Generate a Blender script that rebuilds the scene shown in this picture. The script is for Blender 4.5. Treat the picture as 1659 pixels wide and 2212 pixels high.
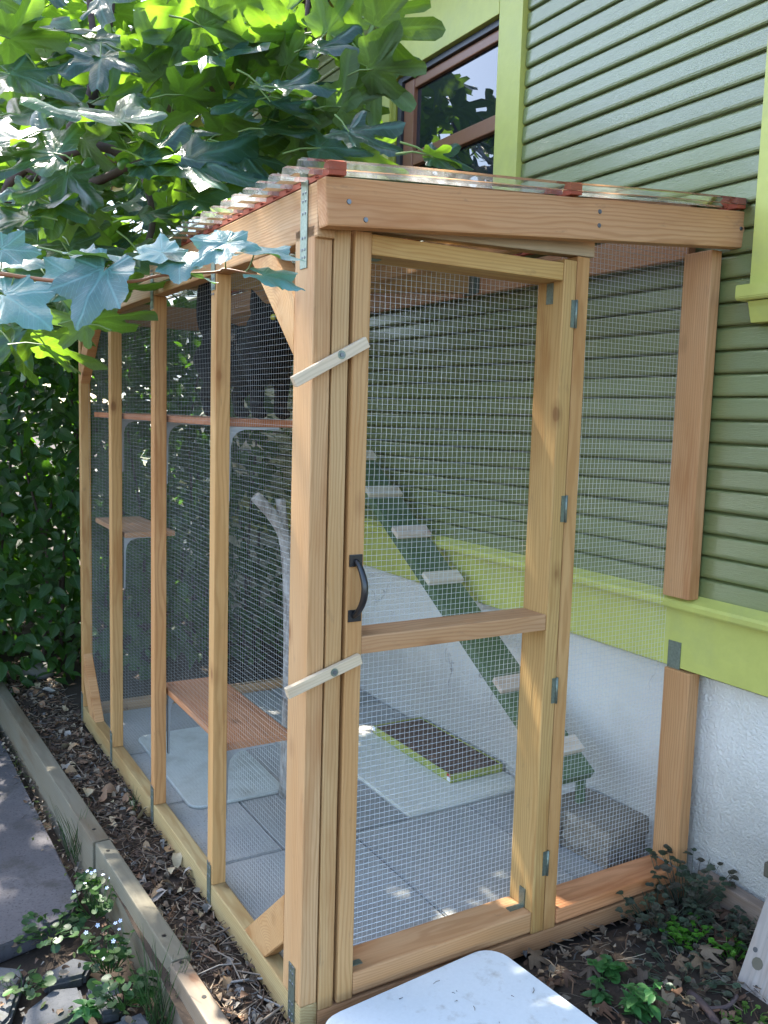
import bpy, bmesh, math, random
import numpy as np
from mathutils import Vector, Matrix, noise

random.seed(7)
np.random.seed(7)
SC = bpy.context.scene
COL = SC.collection
for o in list(bpy.data.objects):
    bpy.data.objects.remove(o)

# ------------------------------------------------------------------ camera
CAM_POS = Vector((-0.75125, -1.55164, 1.3083))
YAW, PITCH, ROLL, FPX = -0.53623, -0.10987, 0.02887, 1891.337
_f = Vector((-math.sin(YAW) * math.cos(PITCH), math.cos(YAW) * math.cos(PITCH), math.sin(PITCH)))
_r = Vector((math.cos(YAW), math.sin(YAW), 0))
_u = _r.cross(_f)
CR = _r * math.cos(ROLL) + _u * math.sin(ROLL)
CU = -_r * math.sin(ROLL) + _u * math.cos(ROLL)
CF = _f
cd = bpy.data.cameras.new('camera')
cam = bpy.data.objects.new('camera', cd)
COL.objects.link(cam)
M = Matrix((CR, CU, -CF)).transposed().to_4x4()
M.translation = CAM_POS
cam.matrix_world = M
cd.sensor_fit = 'VERTICAL'
cd.sensor_height = 36
cd.sensor_width = 27
cd.lens = 36 * FPX / 2212
cd.clip_start = 0.02
cd.clip_end = 400
SC.camera = cam


def ray(u, v):
    return CF + CR * ((u - 829.5) / FPX) - CU * ((v - 1106) / FPX)


def at(u, v, d):
    """world point seen at picture position u, v (1659 x 2212 picture), d metres deep"""
    return CAM_POS + ray(u, v) * d


def proj(p):
    d = Vector(p) - CAM_POS
    z = d.dot(CF)
    return 829.5 + FPX * d.dot(CR) / z, 1106 - FPX * d.dot(CU) / z, z


# ------------------------------------------------------------------ sky, sun, exposure
SUN_DIR = Vector((-0.10, 0.60, 0.80)).normalized()
SUN_EL = math.asin(SUN_DIR.z)
w = bpy.data.worlds.new('World')
SC.world = w
w.use_nodes = True
wn = w.node_tree
bg = wn.nodes['Background']
sky = wn.nodes.new('ShaderNodeTexSky')
sky.sky_type = 'NISHITA'
sky.sun_disc = False
sky.sun_elevation = SUN_EL
sky.sun_rotation = math.atan2(SUN_DIR.x, SUN_DIR.y)
sky.air_density = 1.0
sky.dust_density = 1.5
sky.ozone_density = 1.0
wn.links.new(sky.outputs[0], bg.inputs[0])
bg.inputs[1].default_value = 0.15
sl = bpy.data.lights.new('sun', 'SUN')
sl.energy = 4.6
sl.angle = math.radians(0.53)
sl.color = (1.0, 0.94, 0.84)
so = bpy.data.objects.new('sun', sl)
COL.objects.link(so)
so.rotation_euler = (-SUN_DIR).to_track_quat('-Z', 'Y').to_euler()
SC.view_settings.view_transform = 'Standard'
SC.view_settings.look = 'None'
SC.view_settings.exposure = 2.55
SC.view_settings.gamma = 1.0
SC.cycles.max_bounces = 8
SC.cycles.transparent_max_bounces = 24
SC.cycles.use_denoising = True

# ------------------------------------------------------------------ node helpers
class NT:
    def __init__(s, name):
        s.m = bpy.data.materials.new(name)
        s.m.use_nodes = True
        s.t = s.m.node_tree
        s.t.nodes.clear()
        s.out = s.t.nodes.new('ShaderNodeOutputMaterial')

    def n(s, typ, **kw):
        nd = s.t.nodes.new('ShaderNode' + typ)
        for k, v in kw.items():
            setattr(nd, k, v)
        return nd

    def l(s, a, b):
        s.t.links.new(a, b)

    def val(s, sock, v):
        if isinstance(v, (int, float)):
            sock.default_value = v
        elif isinstance(v, tuple):
            sock.default_value = v if len(v) == len(sock.default_value) else v + (1,)
        else:
            s.l(v, sock)

    def math(s, op, a, b=None, c=None):
        nd = s.n('Math', operation=op)
        s.val(nd.inputs[0], a)
        if b is not None:
            s.val(nd.inputs[1], b)
        if c is not None:
            s.val(nd.inputs[2], c)
        return nd.outputs[0]

    def mix(s, f, a, b, mode='MIX'):
        nd = s.n('MixRGB', blend_type=mode)
        s.val(nd.inputs[0], f)
        s.val(nd.inputs[1], a)
        s.val(nd.inputs[2], b)
        return nd.outputs[0]

    def coord(s, which='Object'):
        return s.n('TexCoord').outputs[which]

    def mapv(s, v, scale=(1, 1, 1), loc=(0, 0, 0)):
        nd = s.n('Mapping')
        s.l(v, nd.inputs[0])
        s.val(nd.inputs[1], loc)
        nd.inputs[3].default_value = scale
        return nd.outputs[0]

    def noise(s, v, scale, detail=4, rough=.55, dist=0):
        nd = s.n('TexNoise')
        s.l(v, nd.inputs['Vector'])
        nd.inputs['Scale'].default_value = scale
        nd.inputs['Detail'].default_value = detail
        nd.inputs['Roughness'].default_value = rough
        nd.inputs['Distortion'].default_value = dist
        return nd.outputs[0]

    def ramp(s, f, stops):
        nd = s.n('ValToRGB')
        s.l(f, nd.inputs[0])
        e = nd.color_ramp.elements
        while len(e) < len(stops):
            e.new(.5)
        for i, (p, c) in enumerate(stops):
            e[i].position = p
            e[i].color = c if len(c) == 4 else c + (1,)
        return nd.outputs[0]

    def bump(s, h, strength=.3, dist=.01):
        nd = s.n('Bump')
        nd.inputs['Strength'].default_value = strength
        nd.inputs['Distance'].default_value = dist
        s.l(h, nd.inputs['Height'])
        return nd.outputs[0]

    def pbr(s, color, rough=.6, metal=0., normal=None, spec=.5, **kw):
        nd = s.n('BsdfPrincipled')
        s.val(nd.inputs['Base Color'], color)
        s.val(nd.inputs['Roughness'], rough)
        nd.inputs['Metallic'].default_value = metal
        nd.inputs['Specular IOR Level'].default_value = spec
        if normal is not None:
            s.l(normal, nd.inputs['Normal'])
        for k, v in kw.items():
            s.val(nd.inputs[k], v)
        return nd.outputs[0]

    def done(s, shader):
        s.l(shader, s.out.inputs[0])
        return s.m


def g(v):
    return (v, v, v)


# ------------------------------------------------------------------ materials
def wood_mat(name, base, dark, grey=0.0, rough=.62, knots=True):
    t = NT(name)
    oi = t.n('ObjectInfo')
    co = t.coord('Object')
    rnd = oi.outputs['Random']
    cx = t.n('CombineXYZ')
    t.val(cx.inputs[0], t.math('MULTIPLY', rnd, 37.0))
    t.val(cx.inputs[1], t.math('MULTIPLY_ADD', t.math('FRACT', t.math('MULTIPLY', rnd, 17.3)), .16, -.10))
    t.val(cx.inputs[2], t.math('MULTIPLY_ADD', t.math('FRACT', t.math('MULTIPLY', rnd, 7.7)), .10, .02))
    va = t.n('VectorMath', operation='ADD')
    t.l(co, va.inputs[0]); t.l(cx.outputs[0], va.inputs[1])
    p = va.outputs[0]
    low = t.n('TexNoise'); t.l(t.mapv(p, (1.5, 9, 9)), low.inputs['Vector']); low.inputs['Scale'].default_value = 1.6; low.inputs['Detail'].default_value = 3
    off = t.n('VectorMath', operation='MULTIPLY_ADD')
    t.l(low.outputs['Color'], off.inputs[0]); off.inputs[1].default_value = (0, .035, .035); t.l(p, off.inputs[2])
    wv = t.n('TexWave', wave_type='RINGS', rings_direction='X')
    t.l(t.mapv(off.outputs[0], (.12, 1, 1)), wv.inputs[0])
    wv.inputs['Scale'].default_value = 46
    wv.inputs['Distortion'].default_value = 1.2
    wv.inputs['Detail'].default_value = 2
    wv.inputs['Detail Scale'].default_value = .6
    fib = t.noise(t.mapv(p, (9, 420, 420)), 1.0, 3, .6)
    blot = t.noise(t.mapv(p, (2.2, 14, 14)), 1.0, 3, .55)
    ringf = t.ramp(wv.outputs['Fac'], [(0.0, g(0.0)), (.55, g(.15)), (.90, g(.9)), (1.0, g(1.0))])
    f1 = t.math('MULTIPLY', ringf, t.math('MULTIPLY_ADD', fib, .9, .12))
    c = t.mix(t.math('MULTIPLY', f1, .85), base, dark)
    c = t.mix(t.math('MULTIPLY', t.math('SUBTRACT', blot, .36), 1.7), c, tuple(min(1, q * f) for q, f in zip(base, (.83, .68, .50))))
    fibc = t.math('MULTIPLY_ADD', fib, .36, .82)
    c = t.mix(1.0, c, t.mix(1.0, g(1), fibc, 'MULTIPLY'), 'MULTIPLY')
    if grey:
        gn = t.noise(t.mapv(p, (3, 12, 12)), 1.3, 4)
        c = t.mix(t.math('MULTIPLY', gn, grey), c, (.30, .29, .26))
    if knots:
        vo = t.n('TexVoronoi')
        t.l(t.mapv(off.outputs[0], (5.0, 9, 9)), vo.inputs['Vector']); vo.inputs['Scale'].default_value = 1.0
        wn_ = t.n('TexWhiteNoise', noise_dimensions='3D'); t.l(vo.outputs['Position'], wn_.inputs['Vector'])
        on = t.math('GREATER_THAN', wn_.outputs['Value'], .36)
        k = t.ramp(vo.outputs['Distance'], [(0.0, g(1)), (.07, g(.9)), (.10, g(.4)), (.20, g(0))])
        c = t.mix(t.math('MULTIPLY', t.math('MULTIPLY', k, on), .8), c, (.17, .075, .032))
    st = t.noise(t.mapv(p, (1.7, 11, 11), (5, 3, 1)), 1.0, 4, .6)
    c = t.mix(t.ramp(st, [(.53, g(0)), (.66, g(.62))]), c, tuple(min(1, q * f) for q, f in zip(base, (.62, .42, .26))))
    tv = t.noise(t.mapv(p, (.6, 1, 1), (1, 8, 2)), 1.0, 1)
    c = t.mix(1.0, c, t.mix(t.math('FRACT', t.math('MULTIPLY', rnd, 51.7)), (1.06, .97, .95), (.95, 1.0, .94)), 'MULTIPLY')
    dirt = t.noise(t.mapv(p, (14, 40, 40)), 1.0, 5, .7)
    c = t.mix(t.ramp(dirt, [(.62, g(0)), (.78, g(.5))]), c, (.16, .12, .085))
    c = t.mix(1.0, c, oi.outputs['Color'], 'MULTIPLY')
    h = t.math('ADD', t.math('MULTIPLY', fib, .6), t.math('MULTIPLY', wv.outputs['Fac'], .4))
    return t.done(t.pbr(c, t.math('MULTIPLY_ADD', blot, .25, rough - .12), normal=t.bump(h, .22, .0015), spec=.35))


M_WOOD = wood_mat('wood_fir', (.475, .335, .195), (.29, .16, .072))
M_CEDAR = wood_mat('wood_cedar', (.41, .225, .125), (.25, .115, .055))
M_GREYWOOD = wood_mat('wood_weathered', (.34, .31, .255), (.19, .17, .14), grey=.6, rough=.8)


def simple(name, col, rough=.5, metal=0., nscale=60., namt=.15, bump=.0, spec=.5, dirt=None, dscale=4.0, bdist=.002, dlo=.5, dhi=.75):
    t = NT(name)
    co = t.coord('Object')
    nn = t.noise(co, nscale, 4)
    c = t.mix(1.0, col, t.mix(nn, g(1 - namt), g(1 + namt)), 'MULTIPLY')
    if dirt is not None:
        d = t.noise(co, dscale, 6, .65)
        c = t.mix(t.ramp(d, [(dlo, g(0)), (dhi, g(1))]), c, dirt)
    nrm = t.bump(nn, bump, bdist) if bump else None
    return t.done(t.pbr(c, rough, metal, nrm, spec))


def galv_mat():
    t = NT('galvanised_steel')
    co = t.coord('Object')
    vo = t.n('TexVoronoi'); t.l(co, vo.inputs['Vector']); vo.inputs['Scale'].default_value = 160
    c = t.mix(vo.outputs['Distance'], (.24, .28, .23), (.16, .19, .155))
    return t.done(t.pbr(c, .5, .8))


M_GALV = galv_mat()
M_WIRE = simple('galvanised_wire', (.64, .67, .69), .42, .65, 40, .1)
M_WIRE_SHADED = simple('shaded_galvanised_wire', (.34, .36, .355), .5, .6, 40, .15)  # darker copy of the galvanised wire: sky glare toned down in the colour
M_SHEET = simple('grimy_plastic_sheet', (.47, .50, .46), .5, 0, 60, .12, .1, .4, dirt=(.30, .30, .26), dscale=6, dlo=.46, dhi=.72)
M_SCREW = simple('screw_steel', (.16, .17, .18), .45, .8, 300, .2)
M_BLACKIRON = simple('black_iron', (.012, .012, .013), .32, .0, 120, .2, .15, .6)
M_CLOSURE = simple('red_closure_foam', (.34, .075, .035), .8, 0, 200, .25, .3)
M_LIME = simple('lime_paint', (.465, .475, .115), .42, 0, 26, .12, .4, .45, dirt=(.37, .385, .13), dscale=6, dlo=.50, dhi=.85, bdist=.003)
M_OLIVE = simple('olive_paint', (.24, .25, .03), .42, 0, 9, .08, .2)
M_PLASTIC = simple('white_plastic', (.66, .68, .67), .45, 0, 120, .07, .10, .45, dirt=(.44, .42, .37), dscale=24, dlo=.55, dhi=.80)
M_BRACKET = simple('painted_bracket', (.30, .33, .35), .45, .2, 60, .08)
M_SASH = simple('brown_sash', (.21, .085, .042), .35, 0, 30, .12)
M_BLACKSEAL = simple('dark_seal', (.025, .027, .035), .4)
M_SOFFIT = simple('soffit_brown', (.10, .085, .055), .7, 0, 20, .2)
M_CAT = simple('black_fur', (.0055, .0052, .0058), .72, 0, 420, .6, .8, .14, bdist=.005)
M_EYE = simple('cat_eye', (.34, .33, .05), .08, 0, 60, .1)
M_NOSE = simple('cat_nose', (.02, .017, .018), .3)
M_PINKEAR = simple('cat_inner_ear', (.06, .045, .045), .6)
M_ROCK = simple('rock', (.14, .14, .13), .9, 0, 14, .4, .6, .3, bdist=.01)


def siding_mat():
    t = NT('green_siding_paint')
    co = t.coord('Object')
    oi = t.n('ObjectInfo')
    brush = t.noise(t.mapv(co, (60, 6, 60)), 3.0, 5, .6)
    blot = t.noise(co, 2.3, 4)
    c = t.mix(blot, (.138, .168, .056), (.168, .200, .074))
    c = t.mix(1.0, c, t.mix(oi.outputs['Random'], g(.9), g(1.08)), 'MULTIPLY')
    c = t.mix(t.ramp(brush, [(.70, g(0)), (.78, g(.35))]), c, (.26, .30, .20))
    alli = t.noise(t.mapv(co, (30, 3, 30)), 14, 4, .6)
    n = t.bump(t.math('ADD', brush, t.math('MULTIPLY', alli, 1.1)), .5, .004)
    return t.done(t.pbr(c, t.math('MULTIPLY_ADD', brush, .16, .26), normal=n, spec=.8, **{'Coat Weight': .75, 'Coat Roughness': .26, 'Coat IOR': 1.65}))


M_SIDING = siding_mat()


def stucco_mat():
    t = NT('white_stucco')
    co = t.coord('Object')
    n1 = t.noise(co, 120, 3, .6)
    n2 = t.noise(co, 300, 2, .6)
    big = t.noise(co, 1.7, 5)
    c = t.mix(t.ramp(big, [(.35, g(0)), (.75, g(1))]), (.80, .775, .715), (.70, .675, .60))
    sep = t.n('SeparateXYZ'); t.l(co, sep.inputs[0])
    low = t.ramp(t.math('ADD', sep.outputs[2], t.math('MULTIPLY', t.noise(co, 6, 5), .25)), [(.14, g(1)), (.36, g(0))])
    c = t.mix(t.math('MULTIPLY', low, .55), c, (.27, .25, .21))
    ck = t.n('TexVoronoi', feature='DISTANCE_TO_EDGE')
    wob = t.n('VectorMath', operation='MULTIPLY_ADD')
    nz = t.n('TexNoise'); t.l(co, nz.inputs['Vector']); nz.inputs['Scale'].default_value = 7; nz.inputs['Detail'].default_value = 5
    t.l(nz.outputs['Color'], wob.inputs[0]); wob.inputs[1].default_value = (.22, .22, .22); t.l(co, wob.inputs[2])
    t.l(wob.outputs[0], ck.inputs['Vector']); ck.inputs['Scale'].default_value = 1.35
    crack = t.math('MULTIPLY', t.ramp(ck.outputs['Distance'], [(0, g(1)), (.0045, g(0))]), t.ramp(t.noise(co, 2.6, 2), [(.50, g(0)), (.56, g(1))]))
    c = t.mix(t.math('MULTIPLY', crack, .7), c, (.18, .17, .15))
    h = t.math('SUBTRACT', t.math('ADD', t.ramp(n1, [(.38, g(0)), (.62, g(1))]), t.math('MULTIPLY', n2, .5)), t.math('MULTIPLY', crack, 2))
    return t.done(t.pbr(c, .62, normal=t.bump(h, .7, .004), spec=.35))


M_STUCCO = stucco_mat()


def concrete_mat(name, a, b, speck=.5, rough=.85, moss=None):
    t = NT(name)
    co = t.coord('Object')
    oi = t.n('ObjectInfo')
    n1 = t.noise(co, 3.0, 6, .6)
    n2 = t.noise(co, 130, 3, .7)
    c = t.mix(t.ramp(n1, [(.3, g(0)), (.7, g(1))]), a, b)
    c = t.mix(t.math('MULTIPLY', t.ramp(n2, [(.30, g(1)), (.46, g(0))]), speck), c, tuple(q * .35 for q in a))
    c = t.mix(t.math('MULTIPLY', t.ramp(n2, [(.64, g(0)), (.74, g(1))]), speck * .6), c, tuple(min(1, q * 1.9) for q in a))
    if moss:
        m = t.noise(co, 5, 6, .7)
        c = t.mix(t.ramp(m, [(.54, g(0)), (.66, g(.8))]), c, moss)
    c = t.mix(1.0, c, oi.outputs['Color'], 'MULTIPLY')
    return t.done(t.pbr(c, rough, normal=t.bump(t.math('ADD', n2, n1), .35, .003), spec=.3))


M_PAVER = concrete_mat('paver_concrete', (.39, .385, .355), (.30, .30, .28), .6)
M_PALEPAVER = concrete_mat('pale_paver', (.66, .65, .56), (.57, .56, .48), .18)
M_PATH = concrete_mat('path_concrete', (.118, .108, .110), (.066, .062, .066), .95, moss=(.050, .046, .042))
M_FLAG = concrete_mat('flagstone', (.105, .108, .112), (.075, .078, .08), .45, moss=(.04, .048, .016))
M_BLOCK = concrete_mat('split_face_block', (.30, .26, .20), (.16, .135, .10), .8)
M_SOIL = concrete_mat('soil', (.052, .038, .027), (.030, .022, .016), .5, 1.0)
M_BEDSOIL = concrete_mat('bed_soil', (.060, .043, .030), (.032, .023, .016), .6, 1.0)


def vcol_mat(name, rough=.85, trans=0., spec=.25):
    """colour per piece from the 'tint' attribute"""
    t = NT(name)
    a = t.n('Attribute', attribute_name='tint')
    co = t.coord('Object')
    nn = t.noise(co, 220, 3)
    c = t.mix(1.0, a.outputs['Color'], t.mix(nn, g(.7), g(1.3)), 'MULTIPLY')
    sh = t.pbr(c, rough, spec=spec)
    if trans:
        tr = t.n('BsdfTranslucent'); t.l(t.mix(1.0, c, (1.5, 1.6, .6), 'MULTIPLY'), tr.inputs[0])
        mx = t.n('MixShader'); mx.inputs[0].default_value = trans
        t.l(sh, mx.inputs[1]); t.l(tr.outputs[0], mx.inputs[2]); sh = mx.outputs[0]
    return t.done(sh)


M_LITTER = vcol_mat('litter')
M_WEED = vcol_mat('weed_leaf', .45, .3, .4)


def leaf_mat(name, top, under, glow, trans=.42, rough=.34, lobes=50., spec=.5, vein=.55):
    t = NT(name)
    a = t.n('Attribute', attribute_name='lf')
    sp = t.n('SeparateXYZ'); t.l(a.outputs['Vector'], sp.inputs[0])
    th, rr, rn = sp.outputs
    oi = t.n('ObjectInfo')
    rnd = t.math('FRACT', t.math('ADD', rn, oi.outputs['Random']))
    half = math.radians(lobes) / 2
    d = t.math('PINGPONG', t.math('ABSOLUTE', th), half)
    dd = t.math('PINGPONG', t.math('ADD', t.math('ABSOLUTE', th), 0), math.radians(lobes))
    near = t.math('MINIMUM', dd, t.math('ABSOLUTE', t.math('SUBTRACT', dd, math.radians(lobes))))
    lat = t.math('MULTIPLY', near, rr)
    mv = t.ramp(lat, [(0.0, g(1)), (.012, g(.8)), (.028, g(0))])
    sv = t.math('SINE', t.math('MULTIPLY', t.math('SUBTRACT', rr, t.math('MULTIPLY', lat, 1.1)), 62))
    svr = t.math('MULTIPLY', t.ramp(sv, [(.90, g(0)), (.985, g(1))]), .55)
    vn = t.math('MAXIMUM', mv, svr)
    co = t.coord('Object')
    mott = t.noise(co, 22, 4)
    c1 = t.mix(1.0, top, t.mix(rnd, g(.72), g(1.3)), 'MULTIPLY')
    c1 = t.mix(1.0, c1, t.mix(mott, g(.8), g(1.2)), 'MULTIPLY')
    c1 = t.mix(t.math('MULTIPLY', vn, vein), c1, tuple(min(1, q * 2.4 + .02) for q in top))
    geo = t.n('NewGeometry')
    cb = t.mix(geo.outputs['Backfacing'], c1, t.mix(t.math('MULTIPLY', vn, .5), under, tuple(min(1, q * 1.6) for q in under)))
    nrm = t.bump(t.math('SUBTRACT', mott, vn), .3, .003)
    p = t.pbr(cb, t.math('MULTIPLY_ADD', geo.outputs['Backfacing'], .3, rough), normal=nrm, spec=spec)
    tr = t.n('BsdfTranslucent')
    t.l(t.mix(t.math('MULTIPLY', vn, .45), t.mix(1.0, glow, t.mix(rnd, g(.75), g(1.2)), 'MULTIPLY'), tuple(min(1, q * 1.35) for q in glow)), tr.inputs[0])
    mx = t.n('MixShader'); mx.inputs[0].default_value = trans
    t.l(p, mx.inputs[1]); t.l(tr.outputs[0], mx.inputs[2])
    return t.done(mx.outputs[0])


M_FIG = leaf_mat('fig_leaf', (.016, .047, .040), (.065, .115, .045), (.26, .49, .025), .34, .30, 50., .55, .8)  # upper side bluer than real fig leaves: sky sheen put into the colour
M_BERRY = leaf_mat('berry_leaf', (.050, .145, .145), (.11, .19, .09), (.22, .45, .06), .22, .42, 48., .8, .3)  # teal upper side: blue sky reflection mixed into the base colour
M_HEDGE = leaf_mat('hedge_leaf', (.020, .055, .014), (.05, .09, .03), (.12, .32, .012), .34, .42, 180., .35, .4)
M_BARK = simple('fig_bark', (.085, .06, .055), .9, 0, 30, .4, .5, .2, bdist=.006)
M_GREENSTEM = simple('green_stem', (.13, .20, .05), .5, 0, 30, .2)
M_REDSTEM = simple('red_stem', (.25, .095, .04), .5, 0, 30, .2)
M_FIGFRUIT = simple('fig_fruit_skin', (.07, .17, .03), .4, 0, 60, .25, .15)
M_SCRATCH = None


def rope_mat():
    t = NT('birch_bark')
    co = t.coord('Object')
    n = t.noise(t.mapv(co, (1, 1, .35)), 38, 5, .7)
    c = t.ramp(n, [(.35, (.12, .105, .09)), (.55, (.34, .32, .29)), (.75, (.46, .45, .42))])
    return t.done(t.pbr(c, .9, normal=t.bump(n, .5, .004)))


M_LOG = rope_mat()


def honey_mat():
    t = NT('corrugated_cardboard')
    co = t.coord('Object')
    wv = t.n('TexWave', wave_type='BANDS', bands_direction='X'); t.l(co, wv.inputs[0]); wv.inputs['Scale'].default_value = 55; wv.inputs['Distortion'].default_value = 4; wv.inputs['Detail Scale'].default_value = 30
    n = t.noise(co, 40, 5, .7)
    c = t.mix(wv.outputs['Fac'], (.17, .12, .098), (.36, .26, .20))
    c = t.mix(t.ramp(n, [(.5, g(0)), (.7, g(.6))]), c, (.42, .33, .27))
    return t.done(t.pbr(c, .95, normal=t.bump(t.math('ADD', wv.outputs['Fac'], n), .8, .006), spec=.1))


M_HONEY = honey_mat()
M_CARTON = simple('lime_printed_carton', (.36, .37, .09), .5, 0, 30, .12, dirt=(.24, .29, .07), dscale=3.2, dlo=.45, dhi=.55)
M_CARTONRED = simple('red_print', (.45, .05, .03), .5)
M_CARTONWHITE = simple('white_print', (.72, .73, .75), .5)
M_RAMPGREEN = simple('ramp_green_paint', (.085, .135, .062), .5, 0, 40, .15, .2, dirt=(.15, .19, .11), dscale=6)
M_PETAL = simple('petal', (.66, .72, .86), .6)


def panel_mat():
    t = NT('clear_polycarbonate')
    tr = t.n('BsdfTransparent'); tr.inputs[0].default_value = (.93, .95, .95, 1)
    gl = t.n('BsdfGlossy'); gl.inputs['Roughness'].default_value = .04
    fr = t.n('Fresnel'); fr.inputs[0].default_value = 1.30
    df = t.n('BsdfTranslucent'); df.inputs[0].default_value = (.8, .8, .78, 1)
    co = t.coord('Object')
    haze = t.math('MULTIPLY_ADD', t.ramp(t.noise(co, 9, 5, .7), [(.40, g(0)), (.75, g(1))]), .22, .03)
    m1 = t.n('MixShader'); t.l(haze, m1.inputs[0]); t.l(tr.outputs[0], m1.inputs[1]); t.l(df.outputs[0], m1.inputs[2])
    m2 = t.n('MixShader'); t.l(fr.outputs[0], m2.inputs[0]); t.l(m1.outputs[0], m2.inputs[1]); t.l(gl.outputs[0], m2.inputs[2])
    return t.done(m2.outputs[0])


M_PANEL = panel_mat()


def glass_mat():
    t = NT('window_glass')
    return t.done(t.pbr((.012, .016, .024), .015, 0, None, .9, IOR=1.6))


M_GLASS = glass_mat()

# ------------------------------------------------------------------ object helpers
WM = {}


def link(ob, Mx, parent=None):
    COL.objects.link(ob)
    WM[ob.name] = Mx.copy()
    if parent is not None:
        ob.parent = parent
        ob.matrix_basis = WM[parent.name].inverted() @ Mx
    else:
        ob.matrix_basis = Mx
    return ob


def tag(o, label=None, cat=None, group=None, kind=None):
    if label: o['label'] = label
    if cat: o['category'] = cat
    if group: o['group'] = group
    if kind: o['kind'] = kind
    return o


def T(p):
    return Matrix.Translation(Vector(p))


def empty(name, loc, label, cat, group=None):
    o = bpy.data.objects.new(name, None)
    o.empty_display_size = .05
    link(o, T(loc))
    return tag(o, label, cat, group)


def pyd(name, verts, faces, mat, parent=None, Mx=None, smooth=False):
    me = bpy.data.meshes.new(name)
    me.from_pydata([tuple(v) for v in verts], [], faces)
    me.update()
    if mat: me.materials.append(mat)
    if smooth: me.shade_smooth()
    o = bpy.data.objects.new(name, me)
    return link(o, Mx or Matrix(), parent)


def bm_obj(name, bm, mat, parent=None, Mx=None, smooth=False):
    bmesh.ops.recalc_face_normals(bm, faces=bm.faces)
    me = bpy.data.meshes.new(name)
    bm.to_mesh(me); bm.free()
    if mat: me.materials.append(mat)
    if smooth: me.shade_smooth()
    return link(bpy.data.objects.new(name, me), Mx or Matrix(), parent)


def bbox_bm(L, W, H, bev):
    bm = bmesh.new()
    bmesh.ops.create_cube(bm, size=1)
    bmesh.ops.scale(bm, vec=(L, W, H), verts=bm.verts)
    if bev:
        bmesh.ops.bevel(bm, geom=list(bm.edges), offset=bev, segments=2, profile=.6, affect='EDGES')
    return bm


def board(name, parent, p0, p1, W, H, mat=None, tint=(1, 1, 1), up=(0, 0, 1), bev=.0022, jitter=True):
    """timber from p0 to p1 (centre line), W across, H along 'up'"""
    p0, p1 = Vector(p0), Vector(p1)
    x = (p1 - p0); L = x.length; x.normalize()
    z = Vector(up); z = (z - x * z.dot(x)).normalized()
    y = z.cross(x)
    Mx = Matrix((x, y, z)).transposed().to_4x4(); Mx.translation = (p0 + p1) / 2
    o = bm_obj(name, bbox_bm(L, W, H, bev), mat or M_WOOD, parent, Mx)
    k = random.uniform(.88, 1.08) if jitter else 1
    o.color = (tint[0] * k, tint[1] * k, tint[2] * k, 1)
    return o


def box(name, parent, lo, hi, mat, bev=.002, tint=(1, 1, 1), axis=None):
    """axis-aligned timber; the grain runs along the longest side"""
    lo, hi = Vector(lo), Vector(hi); s = hi - lo; c = (lo + hi) / 2
    i = axis if axis is not None else max(range(3), key=lambda k: s[k])
    e = Vector((0, 0, 0)); e[i] = s[i] / 2
    if i == 2:
        return board(name, parent, c - e, c + e, s[0], s[1], mat, tint, (0, 1, 0), bev)
    if i == 0:
        return board(name, parent, c - e, c + e, s[1], s[2], mat, tint, (0, 0, 1), bev)
    return board(name, parent, c - e, c + e, s[0], s[2], mat, tint, (0, 0, 1), bev)


def prism(name, parent, poly, axis, a, b, mat, bev=0.0, tint=(1, 1, 1)):
    """polygon (2D) extruded along axis from a to b. axis 0: poly is (y,z); 1: (x,z); 2: (x,y)"""
    cx = sum(p[0] for p in poly) / len(poly); cy = sum(p[1] for p in poly) / len(poly); cm = (a + b) / 2

    def mk(p, q):
        v = (p[0] - cx, p[1] - cy)
        q -= cm
        return (q, v[0], v[1]) if axis == 0 else (v[0], q, v[1]) if axis == 1 else (v[0], v[1], q)
    n = len(poly)
    bm = bmesh.new()
    A = [bm.verts.new(mk(p, a)) for p in poly]; B = [bm.verts.new(mk(p, b)) for p in poly]
    bm.faces.new(A); bm.faces.new(B[::-1])
    for i in range(n):
        bm.faces.new((A[i], B[i], B[(i + 1) % n], A[(i + 1) % n]))
    if bev:
        bmesh.ops.bevel(bm, geom=list(bm.edges), offset=bev, segments=2, affect='EDGES')
    c = (cm, cx, cy) if axis == 0 else (cx, cm, cy) if axis == 1 else (cx, cy, cm)
    o = bm_obj(name, bm, mat, parent, T(c))
    o.color = tint + (1,)
    return o


def tube_data(pts, radii, sides=7, cap=True):
    pts = [Vector(p) for p in pts]
    V, Fc = [], []
    prev = None
    for i, p in enumerate(pts):
        d = (pts[min(i + 1, len(pts) - 1)] - pts[max(i - 1, 0)]).normalized()
        ref = prev if prev is not None else (Vector((0, 0, 1)) if abs(d.z) < .9 else Vector((1, 0, 0)))
        x = (ref - d * ref.dot(d)).normalized(); y = d.cross(x); prev = x
        for k in range(sides):
            a = 2 * math.pi * k / sides
            V.append(p + (x * math.cos(a) + y * math.sin(a)) * radii[i])
    for i in range(len(pts) - 1):
        for k in range(sides):
            Fc.append((i * sides + k, i * sides + (k + 1) % sides, (i + 1) * sides + (k + 1) % sides, (i + 1) * sides + k))
    if cap:
        Fc.append(tuple(range(sides))[::-1]); Fc.append(tuple((len(pts) - 1) * sides + k for k in range(sides)))
    return V, Fc


def tube(name, parent, pts, radii, mat, sides=7, smooth=True):
    if isinstance(radii, (int, float)): radii = [radii] * len(pts)
    V, Fc = tube_data(pts, radii, sides)
    c = Vector(pts[0])
    return pyd(name, [v - c for v in V], Fc, mat, parent, T(c), smooth)


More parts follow.
